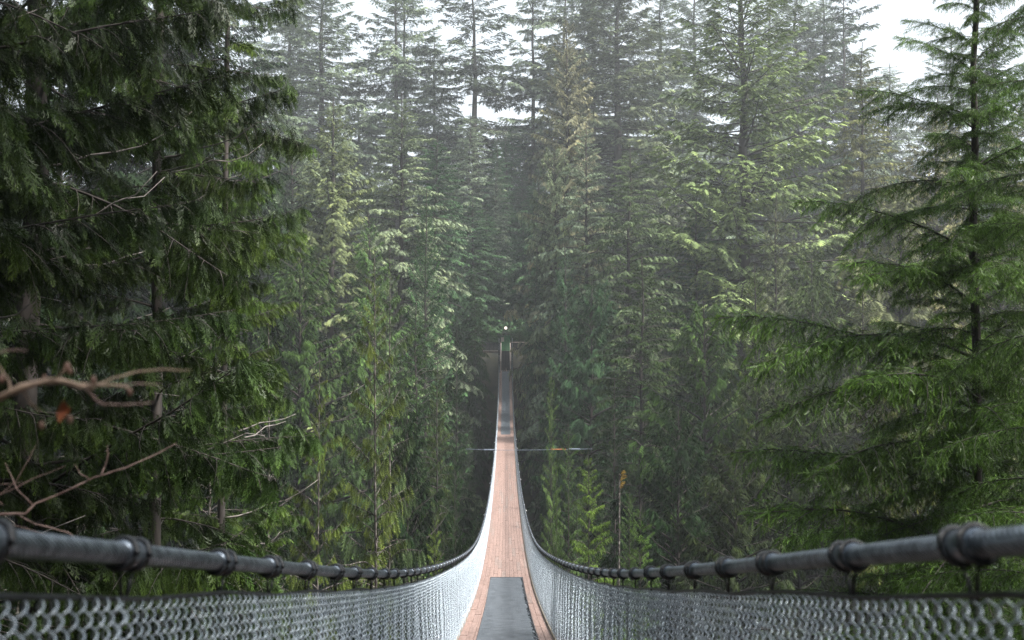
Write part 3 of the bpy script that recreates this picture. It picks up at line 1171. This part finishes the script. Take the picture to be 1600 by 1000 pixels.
T_('fir_tall', 1085, 150, -60, 170, 'tall misty fir left behind the great spruce', GG)
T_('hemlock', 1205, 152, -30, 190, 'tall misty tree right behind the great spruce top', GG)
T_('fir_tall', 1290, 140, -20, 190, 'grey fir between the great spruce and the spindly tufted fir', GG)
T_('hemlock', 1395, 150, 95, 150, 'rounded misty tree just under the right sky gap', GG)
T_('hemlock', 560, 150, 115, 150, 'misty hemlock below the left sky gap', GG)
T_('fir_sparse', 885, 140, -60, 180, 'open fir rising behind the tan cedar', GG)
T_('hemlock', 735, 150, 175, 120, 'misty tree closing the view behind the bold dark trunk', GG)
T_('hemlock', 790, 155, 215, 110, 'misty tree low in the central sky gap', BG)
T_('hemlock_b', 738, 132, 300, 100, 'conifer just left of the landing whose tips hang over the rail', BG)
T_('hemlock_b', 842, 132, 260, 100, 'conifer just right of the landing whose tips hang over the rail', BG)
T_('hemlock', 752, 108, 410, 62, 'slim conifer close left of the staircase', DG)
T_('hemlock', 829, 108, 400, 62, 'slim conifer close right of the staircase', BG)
# ---- second row
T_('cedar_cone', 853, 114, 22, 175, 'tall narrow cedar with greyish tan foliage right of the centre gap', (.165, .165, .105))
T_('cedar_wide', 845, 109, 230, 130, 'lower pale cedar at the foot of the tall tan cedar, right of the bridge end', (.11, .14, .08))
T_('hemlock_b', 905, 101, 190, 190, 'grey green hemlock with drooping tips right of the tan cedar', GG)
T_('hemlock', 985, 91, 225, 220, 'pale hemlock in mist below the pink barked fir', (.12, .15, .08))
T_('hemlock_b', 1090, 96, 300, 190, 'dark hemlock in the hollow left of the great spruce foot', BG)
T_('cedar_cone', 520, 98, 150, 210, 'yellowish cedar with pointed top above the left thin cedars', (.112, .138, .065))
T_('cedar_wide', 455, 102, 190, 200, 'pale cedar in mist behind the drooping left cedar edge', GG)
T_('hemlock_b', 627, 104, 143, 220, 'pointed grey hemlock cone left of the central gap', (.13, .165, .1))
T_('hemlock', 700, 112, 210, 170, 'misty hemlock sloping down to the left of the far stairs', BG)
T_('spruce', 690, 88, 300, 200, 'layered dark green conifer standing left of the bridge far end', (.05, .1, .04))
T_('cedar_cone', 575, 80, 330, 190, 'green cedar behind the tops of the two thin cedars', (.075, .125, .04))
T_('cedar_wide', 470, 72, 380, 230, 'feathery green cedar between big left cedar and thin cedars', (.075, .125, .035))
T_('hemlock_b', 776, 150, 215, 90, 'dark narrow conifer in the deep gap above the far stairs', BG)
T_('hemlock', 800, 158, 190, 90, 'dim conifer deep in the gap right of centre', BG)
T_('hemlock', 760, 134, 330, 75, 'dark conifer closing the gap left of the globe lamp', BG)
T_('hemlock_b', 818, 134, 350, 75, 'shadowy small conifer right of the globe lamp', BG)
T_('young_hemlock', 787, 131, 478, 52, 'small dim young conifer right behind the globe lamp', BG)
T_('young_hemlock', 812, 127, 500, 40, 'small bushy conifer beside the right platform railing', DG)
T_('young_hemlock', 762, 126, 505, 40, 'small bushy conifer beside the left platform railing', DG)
# ---- canyon trees right
T_('hemlock', 1003, 72, 400, 260, 'broad dark hemlock with brown bare twigs, centre right of the bridge', (.055, .085, .026))
T_('cedar_wide', 925, 80, 440, 170, 'dark green cedar between bridge end and the broad dark hemlock', BG)
T_('cedar_cone', 870, 86, 380, 130, 'blue green cedar rising right beside the far stairs', BG)
T_('cedar_wide', 1100, 66, 470, 210, 'bright tipped cedar right of the broad dark hemlock', (.075, .13, .03))
T_('cedar_cone', 1180, 64, 412, 170, 'olive tan cedar with pointed top right of centre', OL)
T_('cedar_cone', 1215, 82, 300, 150, 'pale pointed cedar standing behind the olive tan cedar', (.12, .125, .075))
T_('cedar_wide', 1270, 74, 400, 180, 'dull green cedar left of the long hemlock boughs', (.085, .115, .04))
T_('hemlock', 1350, 70, 450, 220, 'shaded olive tree behind the long hemlock boughs', (.09, .1, .04))
T_('cedar_wide', 1250, 52, 590, 230, 'dark cedar low right, under the longest hemlock bough', (.05, .065, .025))
T_('cedar_wide', 1390, 48, 600, 260, 'yellowish cedar seen low through the near hemlock boughs', (.1, .1, .028))
T_('cedar_wide', 1520, 46, 620, 260, 'dark cedar at the lower right behind the near hemlock trunk', DG)
T_('cedar_wide', 1060, 50, 640, 230, 'dark leafy cedar above the right handrail, mid right', DG)
T_('cedar_wide', 1150, 46, 690, 220, 'low dark cedar above the right handrail, further right', (.045, .06, .02))
T_('hemlock_b', 960, 58, 590, 150, 'shaded hemlock behind the broken topped sapling', DG)
T_('young_hemlock', 838, 50, 575, 110, 'slender bright green young hemlock close right of the deck', (.08, .13, .04))
T_('young_hemlock', 880, 43, 660, 120, 'young green conifer just behind the yellowish young fir', (.05, .085, .028))
T_('young_fir', 908, 35, 700, 170, 'yellowish green young fir right of the deck', (.075, .125, .022))
T_('young_hemlock', 846, 36, 700, 95, 'leafy young hemlock beside the right handrail curve', (.05, .09, .025))
T_('young_hemlock', 983, 38.5, 758, 95, 'young leafy conifer grown round the pale broken sapling', (.055, .095, .03))
T_('young_fir', 1000, 33, 780, 130, 'low bright young fir behind the right handrail dip', (.055, .1, .022))
# ---- canyon trees left
T_('hemlock_b', 705, 60, 560, 150, 'olive tipped conifer left of the deck middle', (.075, .1, .03))
T_('hemlock', 660, 66, 470, 190, 'mid green conifer left of the bridge behind the thin cedars', (.05, .085, .03))
T_('hemlock_b', 735, 72, 500, 110, 'dark cedar close against the left edge of the deck', DG)
T_('young_fir', 683, 30, 795, 90, 'small bright young conifer above the left handrail dip', (.08, .12, .025))
T_('young_hemlock', 730, 46, 690, 110, 'dark young conifer beside the left handrail curve', DG)
T_('cedar_wide', 640, 46, 640, 180, 'dark cedar low behind the thin cedars', DG)
T_('mid_cedar', 585, 27, 398, 210, 'thin drooping cedar with pale speckled trunk, left of two', (.07, .095, .025), rz=.6)
T_('mid_cedar', 609, 31, 385, 175, 'thin drooping cedar close behind the speckled one, greyer green', (.06, .09, .04), rz=2.2)
T_('mid_cedar', 500, 24, 560, 190, 'low drooping cedar between the big left cedar and the thin pair', (.065, .09, .022))
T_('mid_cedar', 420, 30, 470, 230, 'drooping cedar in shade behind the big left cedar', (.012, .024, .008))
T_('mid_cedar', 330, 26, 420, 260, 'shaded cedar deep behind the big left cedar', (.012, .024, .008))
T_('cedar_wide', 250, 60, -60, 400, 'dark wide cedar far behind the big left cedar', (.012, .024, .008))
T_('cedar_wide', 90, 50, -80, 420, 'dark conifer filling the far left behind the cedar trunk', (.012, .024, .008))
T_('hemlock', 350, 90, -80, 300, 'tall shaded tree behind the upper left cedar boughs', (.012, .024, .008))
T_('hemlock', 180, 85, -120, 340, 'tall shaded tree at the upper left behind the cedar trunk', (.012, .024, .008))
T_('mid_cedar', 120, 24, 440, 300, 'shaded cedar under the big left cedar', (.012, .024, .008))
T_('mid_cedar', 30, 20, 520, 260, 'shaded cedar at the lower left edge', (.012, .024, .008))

# ---- misty back rows, nothing tells them apart
rr = random.Random(21)
kinds = ['hemlock', 'fir_tall', 'spruce', 'hemlock_b', 'cedar_cone']
for z_, top0, n_ in ((172, 262, 24), (205, 235, 26), (250, 255, 24)):
    for i in range(n_):
        x_ = -150 + (i + rr.uniform(.1, .9)) * 1900 / n_
        zz_ = z_ + rr.uniform(-10, 10)
        k = kinds[rr.randrange(5)]
        T_(k, x_, zz_, top0 + rr.uniform(-35, 45), rr.uniform(90, 125),
           'pale misty conifer in the far back rows of the forest', (.055, .075, .05), group='misty conifers of the back rows')
for i in range(34):                                   # low saplings crowding the steep bank below the deck
    z_ = 60 + 58 * (i + .5) / 34
    s_ = -1 if i % 2 else 1
    X_ = s_ * (3.0 + 3.2 * rr.random())
    if i % 5 == 4:
        X_ = rr.uniform(-2, 2)
    topz = deck(z_) - (1.6 if abs(X_) < 2.6 else rr.uniform(-1.5, 1.2))
    T_('young_hemlock', 790 + X_ / z_ * F, z_, 530 - topz / z_ * F, 2 * (1.1 if abs(X_) < 4 else 1.9) * F / z_,
       'sapling crowding the steep bank close under the bridge', (.03, .052, .022), group='saplings under the bridge')
for i in range(16):
    z_ = 150 + 12 * (i % 3) + rr.uniform(-4, 4)
    T_('hemlock', 690 + i * 14, z_, 300 + rr.uniform(-50, 30), 80,
       'slim dark conifer deep in the gap behind the landing', (.05, .07, .045), group='slim conifers behind the landing')
# side slopes, outside or barely inside the frame: they shade the canyon
for (X_, Z_) in ((-62, 95), (-70, 70), (-55, 55), (-48, 40), (62, 95), (66, 70), (52, 52), (44, 36), (-40, 24), (38, 20),
                 (-80, 120), (82, 120), (-30, 12), (28, 8)):
    x_ = 790 + X_ / Z_ * F
    T_(kinds[rr.randrange(5)], x_, Z_, 530 - rr.uniform(12, 26) / Z_ * F, 2 * rr.uniform(5, 7) * F / Z_,
       'dark conifer on the canyon side beyond the frame', DG, group='conifers of the canyon sides')
# near bank cedars out of view, added to shade the rails and left trees
for (X_, Y_, H_) in ((-9, -7, 30), (8.5, -5, 28), (-15, -1, 30), (14, 2, 26), (-5, -14, 30), (6, -13, 32), (18, -8, 30), (-20, -10, 30), (-9.5, -.5, 26), (-10.5, 4.5, 26), (-6.5, -4, 24), (13, 3, 46), (11.5, -3, 44), (17, -1, 44)):
    t = TREE['mid_cedar']
    g = float(ground(np.array(X_), np.array(Y_)))
    root = thing('cedar_tree', 'tall unseen cedar on the near bank beside or behind the viewpoint, added for shade', 'tree', (X_, Y_, g - .3), 'near bank shade cedars added around the viewpoint')
    root.scale = (1.15, 1.15, H_ / t['H'])
    o = link('crown', t['crown'], root)
    o.color = (*DG, 1)
    o = link('limbs', t['limbs'], root)
    o['kind'] = 'stuff'
    link('trunk', t['trunk'], root)


# ------------------------------------------------------------------ near trees, bough by bough
def near_mesh(br, leafmat, bark):
    LV, LF, var, WV, WF, main = br
    return mesh_from('foliage', LV, LF, [leafmat], var=var), mesh_from('branch', WV, WF, [bark], smooth=True)


rg = np.random.RandomState(17)
CED = [near_mesh(make_branch(rg, 2.6, 'frond', e0=14, sag=.9, up=.75, nlet=22, let_len=.36, let_ang=52, let_g=1.1, face='rand', vary=.3, leaf=.25,
                             leaf_sp=.085, leaf_g=2.3, leaf_ang=34, start=.14, rad=.02, woodsides=6, jit=.45, let_n=5, along=10, tipc=.85),
                 M_WET, M_BARK) for _ in range(5)]
HEM = [near_mesh(make_branch(rg, 2.8, 'needle', e0=12 + 6 * k_, sag=(.55, .95, 1.25, .75, 1.05)[k_], up=.0, nlet=32, let_len=(.36, .4, .33, .42, .36)[k_],
                             let_ang=52, let_g=(.7, 1.0, .85, 1.2, .9)[k_], vary=.35, face='up', leaf=.105, leaf_sp=.045, leaf_g=.65, leaf_ang=46,
                             start=.08, rad=.02, woodsides=6, jit=.8, sub=7, let_n=5, along=60, tipc=.8), M_WET, M_BARK) for k_ in range(5)]
print('near tris', [len(m_[0].polygons) for m_ in CED + HEM])


def bough(root, lib, k, h, az, el, L, L0, col, lean_x=0.0, roll=0.0, lab=None):
    f, w = lib[k]
    s = L / L0
    o = link('branch', w, root, (lean_x, 0, h), (roll, -R(el), R(az)), (s, s, s))
    o.rotation_mode = 'XYZ'
    c_ = link('foliage', f, o)
    c_.color = (*col, 1)
    if lab:
        o['label'] = lab
    return o


def near_trunk(root, H, r, bark, seed, lean=(0, 0)):
    g_ = np.random.RandomState(seed)
    hs_ = np.linspace(0, H, 26)
    P = np.stack([lean[0] * hs_ / H + np.cumsum(g_.normal(0, r * .2, 26)), lean[1] * hs_ / H + np.cumsum(g_.normal(0, r * .2, 26)), hs_], 1)
    rr_ = r * (1 - .8 * hs_ / H) * (1 + g_.normal(0, .04, 26))
    v, q = tube_np(P, 0, rr_, 14)
    link('trunk', mesh_from('trunk', v, q, [bark], smooth=True), root)
    return P


def near_cedar(x, z, label, H, r, n_, h0, h1, L0, L1, seed, col, right=None, tg=0):
    X = px(x, z)
    g = float(ground(np.array(X), np.array(z)))
    root = thing('cedar_tree', label, 'tree', (X, z, g))
    P = near_trunk(root, H, r, M_BARK, seed)
    q = random.Random(seed)
    az = q.uniform(0, 360)
    for i in range(n_):
        u = (i + .5) / n_
        h = h0 - g + (h1 - h0) * u
        az += 137.5 + q.uniform(-25, 25)
        L = (L0 + (L1 - L0) * u) * q.uniform(.7, 1.15)
        cf_ = q.uniform(.7, 1.35)
        c = (col[0] * cf_ * q.uniform(.95, 1.15), col[1] * cf_, col[2] * cf_)
        j = min(25, int(h / H * 25))
        o = bough(root, CED, q.randrange(5), h, az, q.uniform(-18, 22), L, 2.6, c, P[j, 0])
        o.location.y = P[j, 1]
    # bare dead snags
    for i in range(9):
        h = h0 - g + (h1 - h0) * q.random() * .7
        b = MB()
        a = q.uniform(-1.2, .9)
        l = q.uniform(.8, 1.9)
        pts = [(0, 0, 0)]
        for k in range(1, 7):
            pts.append((math.cos(a) * l * k / 6, math.sin(a) * l * k / 6, .35 * l * (k / 6) ** 1.5 * q.uniform(.7, 1.2)))
        b.tube(pts, [.018 * (1 - k / 7.5) for k in range(7)], 5)
        b.build('dead_branch', M_PALE, root, smooth=True, loc=(P[min(25, int(h / H * 25)), 0], P[min(25, int(h / H * 25)), 1], h))
    return root


CC = (.021, .04, .009)
near_cedar(65, 11.5, 'huge dark trunked cedar with drooping fronds at the left edge', 24, .2, 120, -6.5, 8.5, 3.3, 2.3, 3, CC)
near_cedar(250, 13.5, 'drooping cedar with long frond covered boughs right of the dark trunk', 24, .12, 105, -8, 9.5, 2.3, 1.7, 4, CC)
near_cedar(-150, 9.0, 'cedar rooted left of the frame whose boughs hang in the upper left', 20, .18, 80, -5, 8, 2.8, 2.2, 8, (.018, .035, .008))
near_cedar(345, 15.5, 'slender cedar with bright fronds, rightmost of the near left cedars', 24, .09, 80, -8.5, 5.5, 1.6, 1.15, 6, (.036, .066, .012))

# near hemlock on the right
hx, hz = 1512, 13.5
X = px(hx, hz)
g = float(ground(np.array(X), np.array(hz)))
hem = thing('hemlock_tree', 'near hemlock with long arching glossy boughs at the right', 'tree', (X, hz, g))
HH = 5.6 - g
P = near_trunk(hem, HH + 1.0, .125, M_BARK, 12)
q = random.Random(9)
spec_b = [  # (photo row where the bough leaves the trunk, azimuth deg, elevation, length)
    (70, 165, 30, 1.0), (120, 200, 22, 1.3), (105, 15, 28, 1.2), (190, 170, 16, 1.6), (200, -20, 16, 1.5), (235, 95, 12, 1.4), (225, 265, 12, 1.4),
    (205, 185, 10, 1.75), (300, 178, 6, 1.9), (310, 5, 8, 1.9), (330, 120, 4, 1.6), (345, 235, 8, 1.7), (400, 172, 12, 2.5),
    (410, -8, 6, 2.2), (430, 100, 0, 1.8), (425, 255, 2, 2.0), (480, 182, 10, 2.1), (560, 176, 10, 3.3), (505, 20, 6, 2.3), (520, 75, -4, 2.0),
    (540, 285, -4, 2.1), (600, 170, 9, 3.6), (590, -12, 4, 2.6), (640, 188, 13, 3.2), (650, 110, -6, 2.2), (660, 250, -6, 2.4),
    (700, 30, 0, 2.6), (735, 172, 5, 2.6), (780, 180, 6, 3.3), (790, 0, 2, 2.8), (820, 60, -6, 2.4), (830, 225, -8, 2.6),
    (870, 176, 6, 3.3), (900, 330, 0, 2.9), (950, 170, 4, 3.0), (960, 90, 0, 2.7), (1000, 200, 0, 2.9), (620, 215, 0, 2.8), (440, 205, 5, 2.1),
    (270, 40, 10, 1.7), (270, 330, 10, 1.7), (380, 300, 8, 1.9), (380, 60, 4, 1.8), (150, 120, 20, 1.2), (150, 300, 20, 1.2),
    (20, 180, 35, .9), (25, 20, 35, .9), (-20, 90, 40, .7), (-30, 200, 45, .7), (-45, 330, 45, .7), (700, 200, 4, 2.8), (855, 145, 0, 2.8)]
HC = (.056, .11, .017)
for i in range(84):                                   # smaller inner boughs between the long ones
    yy_ = -60 + 1060 * (i + .5) / 84
    spec_b.append((yy_, 137.5 * i + q.uniform(-20, 20), q.uniform(-12, 16), (.7 + 1.5 * i / 84) * q.uniform(.7, 1.1)))
for (yy, az, el, L) in spec_b:
    h = py(yy, hz) - g
    j = max(0, min(25, int(h / (HH + 1) * 25)))
    cf_ = q.uniform(.7, 1.35)
    c = tuple(v * cf_ for v in HC)
    o = bough(hem, HEM, q.randrange(5), h, az, el, L, 2.8, c, P[j, 0], roll=q.uniform(-.4, .4))
    o.location.y = P[j, 1]
for i in range(30):                                   # short boughs on the viewer's side of the trunk
    yy = -40 + 1040 * (i + .5) / 30
    h = py(yy, hz) - g
    j = max(0, min(25, int(h / (HH + 1) * 25)))
    o = bough(hem, HEM, i % 5, h, 270 + q.uniform(-55, 55), q.uniform(-10, 15), (.7 + 1.0 * i / 30) * q.uniform(.8, 1.1), 2.8, HC, P[j, 0], roll=q.uniform(-.5, .5))
    o.location.y = P[j, 1]
# second hemlock just outside the right edge, boughs reach in
X = px(1700, 10.5)
g = float(ground(np.array(X), np.array(10.5)))
hem2 = thing('hemlock_tree', 'second near hemlock whose boughs reach in from the right edge', 'tree', (X, 10.5, g))
P = near_trunk(hem2, 7 - g, .13, M_BARK, 14)
for i in range(46):
    h = -4.5 - g + 9.5 * i / 46
    az = 137.5 * i
    j = max(0, min(25, int(h / (7 - g) * 25)))
    o = bough(hem2, HEM, i % 4, h, az, q.uniform(-8, 14), 2.1 - .9 * i / 46, 2.8, HC, P[j, 0], roll=q.uniform(-.4, .4))

# broken-topped pale sapling with orange leaves
zb = 40
X = px(967, zb)
g = float(ground(np.array(X), np.array(zb)))
sp = thing('dead_sapling', 'pale thin broken topped trunk with a tuft of orange leaves', 'tree', (X, zb, g))
b = MB()
topz = py(740, zb) - g
b.tube([(0, 0, 0), (.05, 0, topz * .5), (-.04, 0, topz * .8), (.02, 0, topz)], [.085, .07, .055, .03], 8)
b.build('trunk', M_LICHEN, sp)
LV, LF, var, WV, WF, _ = make_branch(np.random.RandomState(2), 1.1, 'far', e0=20, sag=.3, nlet=10, let_len=.4, leaf=.2, leaf_sp=.2, rad=.02)
o = link('leaf_tuft', mesh_from('leaf_tuft', LV, LF, [M_LEAF], var=var), sp, (0, 0, topz - .75), (0, -1.35, 0), (.8, .8, .8))
o['kind'] = 'stuff'
o.color = (.2, .13, .03, 1)

# ------------------------------------------------------------------ bare shrubs by the left handrail
def twig(b, pts, r0, r1, z):
    """pts: (photo x, photo y, extra depth) laid out round distance z"""
    P = [(px(p[0], z + p[2]), z + p[2], py(p[1], z + p[2])) for p in pts]
    Q, rad = [], []
    for i in range(len(P) - 1):                        # knobbly: nodes and small kinks between the points
        for k in range(3):
            u = k / 3
            Q.append([P[i][j] * (1 - u) + P[i + 1][j] * u + (random.uniform(-.0012, .0012) if k else 0) for j in range(3)])
            rad.append((r0 + (r1 - r0) * (i + u) / (len(P) - 1)) * .56 * random.uniform(.8, 1.25))
    Q.append(P[-1])
    rad.append(r1 * .4)
    b.tube(Q, rad, 7)


sh = thing('bare_shrub', 'bare brown branch with buds reaching in above the left handrail', 'shrub', (-2.2, .9, -2.3))


def shift(o, root):
    o.matrix_parent_inverse = Matrix.Translation(root.location).inverted()


b = MB()
zc = 1.55
twig(b, [(-420, 900, -.1), (-200, 690, -.05), (-60, 640, 0), (0, 622, 0), (38, 604, 0), (70, 596, .02), (100, 595, .03), (125, 604, .04), (150, 606, .05)], .013, .0065, zc)
b.tube([(-2.2, .9, -2.3), (-2.0, 1.1, -1.2), (px(-420, 1.45), 1.45, py(900, 1.45))], [.02, .016, .013], 7)
shift(b.build('branch', M_TWIG, sh, smooth=True), sh)
for pts, r0, r1, m_ in (
        ([(120, 600, .04), (150, 602, .05), (180, 601, .06), (200, 604, .06), (205, 616, .06)], .005, .003, M_TWIG),
        ([(135, 606, .04), (150, 622, .05), (165, 632, .05), (200, 632, .07), (240, 628, .1)], .004, .002, M_TWIG2),
        ([(140, 606, .04), (180, 590, .08), (220, 580, .12), (265, 577, .16), (300, 578, .2)], .0035, .0018, M_TWIG),
        ([(150, 603, .05), (210, 600, .1), (250, 600, .13)], .003, .0015, M_TWIG2),
        ([(70, 597, .02), (96, 588, .02), (104, 575, .02)], .003, .002, M_TWIG),
        ([(20, 612, 0), (18, 598, .01), (6, 578, .02), (-10, 560, .02)], .003, .0015, M_TWIG),
        ([(38, 606, 0), (50, 630, .02), (68, 642, .03)], .003, .0015, M_TWIG),
        ([(-80, 640, 0), (-10, 552, .02), (20, 547, .03), (45, 548, .04)], .005, .002, M_TWIG2)):
    b = MB()
    twig(b, pts, r0, r1, zc)
    shift(b.build('side_twig', m_, sh, smooth=True), sh)
for (x_, y_, r_) in ((107, 574, .0095), (112, 580, .007), (148, 594, .008), (112, 655, .008), (68, 664, .008), (205, 612, .007), (72, 590, .006), (5, 592, .009)):
    b = MB()
    b.sphere((0, 0, 0), r_ * .6, 8, 6, 1.5)
    shift(b.build('bud', M_BUD, sh, loc=(px(x_, zc + .04), zc + .04, py(y_, zc + .04)), smooth=True), sh)
b = MB()
c0 = Vector((px(90, zc), zc + .02, py(642, zc)))
b.add([c0 + Vector((.002, 0, .016)), c0 + Vector((.012, .006, .002)), c0 + Vector((.006, .004, -.008)), c0 + Vector((-.004, 0, -.02)),
       c0 + Vector((-.010, .005, -.004)), c0 + Vector((0, .008, 0))], [(0, 1, 5), (1, 2, 5), (2, 3, 5), (3, 4, 5), (4, 0, 5)])
shift(b.build('dry_leaf', M_REDLEAF, sh), sh)

sh2 = thing('bare_shrub', 'reddish bare twigs low behind the left handrail, above its corner', 'shrub', (-3.6, 2.6, -3.3))
zc = 2.9
b = MB()
twig(b, [(-120, 800, 0), (-40, 801, 0), (0, 802, 0), (45, 801, 0), (60, 785, .02), (100, 769, .05), (150, 745, .08), (200, 730, .12), (240, 712, .16), (278, 692, .2)], .0075, .0025, zc)
b.tube([(-3.6, 2.6, -3.3), (-2.7, 2.7, -1.6), (px(-120, 2.9), 2.9, py(800, 2.9))], [.018, .013, .0075], 7)
shift(b.build('branch', M_TWIG2, sh2, smooth=True), sh2)
for pts, r0, r1 in (
        ([(55, 787, .02), (30, 762, .02), (20, 738, .03), (12, 722, .03)], .004, .002),
        ([(161, 742, .08), (168, 725, .1), (172, 708, .1), (170, 695, .1)], .0042, .002),
        ([(143, 748, .07), (128, 738, .06), (120, 724, .06)], .003, .0015),
        ([(-30, 785, 0), (20, 765, .02), (60, 745, .04), (106, 727, .06)], .0035, .0015),
        ([(-20, 790, 0), (30, 750, .02), (50, 715, .04), (62, 688, .06)], .0022, .001),
        ([(30, 801, 0), (60, 817, .02), (110, 830, .05), (130, 842, .05)], .004, .002),
        ([(-20, 808, 0), (40, 822, .02), (90, 836, .05)], .003, .0012),
        ([(-40, 770, 0), (0, 757, .02), (40, 752, .04)], .002, .001),
        ([(0, 780, 0), (12, 788, .02)], .002, .001)):
    b = MB()
    twig(b, pts, r0, r1, zc)
    shift(b.build('side_twig', M_TWIG2, sh2, smooth=True), sh2)

# ------------------------------------------------------------------ ground cover
def cover(name, label, rects, n_, size, col, seed):
    g_ = np.random.RandomState(seed)
    tv, tf = TPL['mid']
    allp = []
    for (x0, x1, y0, y1, k) in rects:
        allp.append(np.stack([g_.uniform(x0, x1, k), g_.uniform(y0, y1, k)], 1))
    P2 = np.concatenate(allp)
    zz_ = ground(P2[:, 0], P2[:, 1])
    fr = 7
    pos = np.repeat(np.stack([P2[:, 0], P2[:, 1], zz_], 1), fr, 0)
    a = g_.uniform(0, 6.28, len(pos))
    e = g_.uniform(.3, 1.1, len(pos))
    X = np.stack([np.cos(a) * np.cos(e), np.sin(a) * np.cos(e), np.sin(e)], 1)
    Y = unit(np.cross(np.array([[0, 0, 1.]]), X))
    Zv = np.cross(X, Y)
    s = np.repeat(size * g_.uniform(.6, 1.4, len(P2)), fr)
    M = np.stack([X, Y * .6, Zv], -1) * s[:, None, None]
    LV = (np.einsum('nij,kj->nki', M, tv) + pos[:, None, :]).reshape(-1, 3)
    LF = (tf[None] + (np.arange(len(pos)) * len(tv))[:, None, None]).reshape(-1, 3)
    var = np.repeat(g_.uniform(.1, .8, len(pos)), len(tv))
    o = link(name, mesh_from(name, LV, LF, [M_LEAF], var=var))
    o.color = (*col, 1)
    o['kind'] = 'stuff'
    o['label'] = label
    o['category'] = 'undergrowth'
    return o


cover('undergrowth', 'low ferns and brush covering both canyon banks under the trees',
      [(-26, -3.2, 88, 140, 900), (3.2, 26, 88, 140, 900), (-4, 4, 129, 140, 160), (-24, -2, 3.5, 40, 800), (2, 24, 3.5, 40, 800)], 0, 1.3, (.04, .07, .022), 6)

# ------------------------------------------------------------------ haze (even density, closed box round everything near)
m, n, out = new_mat('canyon_mist')
pv = N(n, 'ShaderNodeVolumePrincipled')
pv.inputs['Color'].default_value = (0.93, 0.97, 1.0, 1)
pv.inputs['Density'].default_value = 0.00068
pv.inputs['Anisotropy'].default_value = 0.35
n.links.new(pv.outputs[0], out.inputs['Volume'])
b = MB()
b.box((0, 690, 25), (1860, 1680, 150))
o = b.build('haze', m)
o['kind'] = 'stuff'
